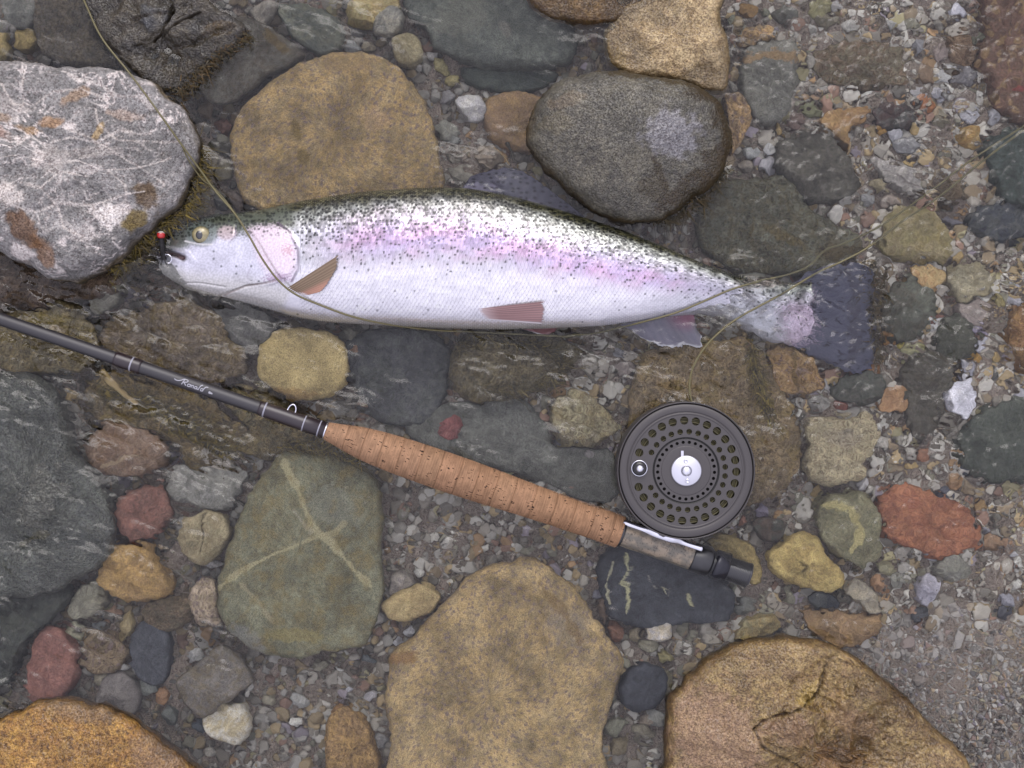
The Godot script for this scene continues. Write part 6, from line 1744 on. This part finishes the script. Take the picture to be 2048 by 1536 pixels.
func reel_foot(t: Node3D, c: Vector3) -> void:
	# the polished foot lies along the seat; a stem joins it to the frame
	var st := SurfaceTool.new()
	st.begin(Mesh.PRIMITIVE_TRIANGLES)
	var v := PackedVector3Array()
	var d := (rod_end(1) - rod_end(0)).normalized()
	var side := d.cross(Vector3.UP).normalized()
	var n := 40
	for i in n + 1:
		var k := float(i) / n
		var px := lerpf(1238.0, 1398.0, k)
		var bulge := exp(-pow((k - 0.5) / 0.20, 4.0))
		var wide := lerpf(5.5, 11.0, bulge) * S
		var high := lerpf(0.0022, 0.0055, bulge)
		var o := axis(px) - side * lerpf(21.5, 23.0, bulge) * S + Vector3(0, 0.0062, 0)
		for a in 12:
			var b := TAU * a / 12
			var cx := signf(cos(b)) * pow(absf(cos(b)), 0.6)
			var cy := signf(sin(b)) * pow(absf(sin(b)), 0.6)
			v.append(o + side * cx * wide + Vector3(0, cy * high, 0))
	var idx := quads(12, n + 1, true)
	for e in [0, n * 12]:
		for k in range(1, 11):
			idx.append_array([e, e + k, e + k + 1])
	part("reel_foot", build(v, idx), mats.silver, t, "polished metal foot along the reel seat")
	var stem := PackedVector3Array()
	for i in 8:
		stem.append((axis(1316) - side * 26.0 * S + Vector3(0, 0.004, 0)).lerp(c + Vector3(-0.012, -0.012, 0.036), i / 7.0))
	part("foot_stem", tube(stem, 0.0055, 12), mats.silver, t)


func line_points(flat: Array) -> PackedVector3Array:
	# plan x, plan y, height in mm
	var plan := []
	var out := PackedVector3Array()
	var n := flat.size() / 3
	for i in n - 1:
		var p: Array[Vector3] = []
		for k in [-1, 0, 1, 2]:
			var q: int = clampi(i + k, 0, n - 1)
			p.append(Vector3(flat[q * 3], flat[q * 3 + 1], flat[q * 3 + 2]))
		var count := maxi(4, int(Vector2(p[1].x, p[1].y).distance_to(Vector2(p[2].x, p[2].y)) / 6.0))
		for s in count:
			var m := p[1].cubic_interpolate(p[2], p[0], p[3], float(s) / count)
			m.z = lerpf(m.z, lerpf(p[1].z, p[2].z, float(s) / count), 0.5)
			var y := m.z * 0.001
			if m.x > 330.0 and m.x < 1500.0 and m.y > curve(F_TOP, m.x) and m.y < curve(F_BOT, m.x):
				y = maxf(y, fish_top(m.x, m.y) + 0.0006)
			out.append(at(m.x, m.y, y))
	return out


func fly_line() -> void:
	var t := thing("fly_line", "thin olive fly line looping over the trout and back to the reel", "fishing line", at(500, 480, 0.0))
	part("line_over_trout", tube(line_points([150, -40, 18, 172, 10, 18, 205, 78, 18, 262, 150, 20, 318, 226, 24, 362, 288, 20, 402, 342, 14, 432, 384, 12, 470, 428, 16, 497, 470, 21.5, 526, 520, 23.5, 556, 560, 22.5, 590, 588, 20.5, 640, 610, 17, 700, 632, 12, 760, 646, 7.5, 820, 655, 4, 880, 661, 1.5, 950, 664, -1, 1040, 668, -3, 1120, 672, -4, 1180, 668, -3, 1240, 655, 0, 1300, 640, 3, 1350, 626, 4, 1400, 606, 3.5, 1460, 580, 1, 1520, 562, -1, 1580, 548, -1.5, 1620, 530, -1.5, 1650, 500, -1.5, 1690, 486, -1.5, 1760, 452, -1.5, 1850, 390, -1.5, 1950, 315, -1.5, 2080, 232, -1.5]), 0.00062, 8), mats.rod_line, t)
	part("line_to_reel", tube(line_points([1392, 830, 8, 1384, 806, 7, 1379, 775, 6, 1386, 735, 5, 1412, 692, 4, 1450, 655, 3, 1490, 628, 1.5, 1560, 590, 0, 1630, 548, -0.5, 1690, 520, -0.8, 1740, 492, -1, 1800, 446, -1, 1880, 392, -1, 1970, 318, -1, 2080, 236, -1]), 0.00066, 8), mats.rod_line, t)
	part("line_at_boulder", tube(line_points([362, 288, 19, 376, 318, 16, 404, 358, 11, 428, 376, 10, 452, 402, 11, 474, 432, 15]), 0.0004, 6), mats.rod_line, t)
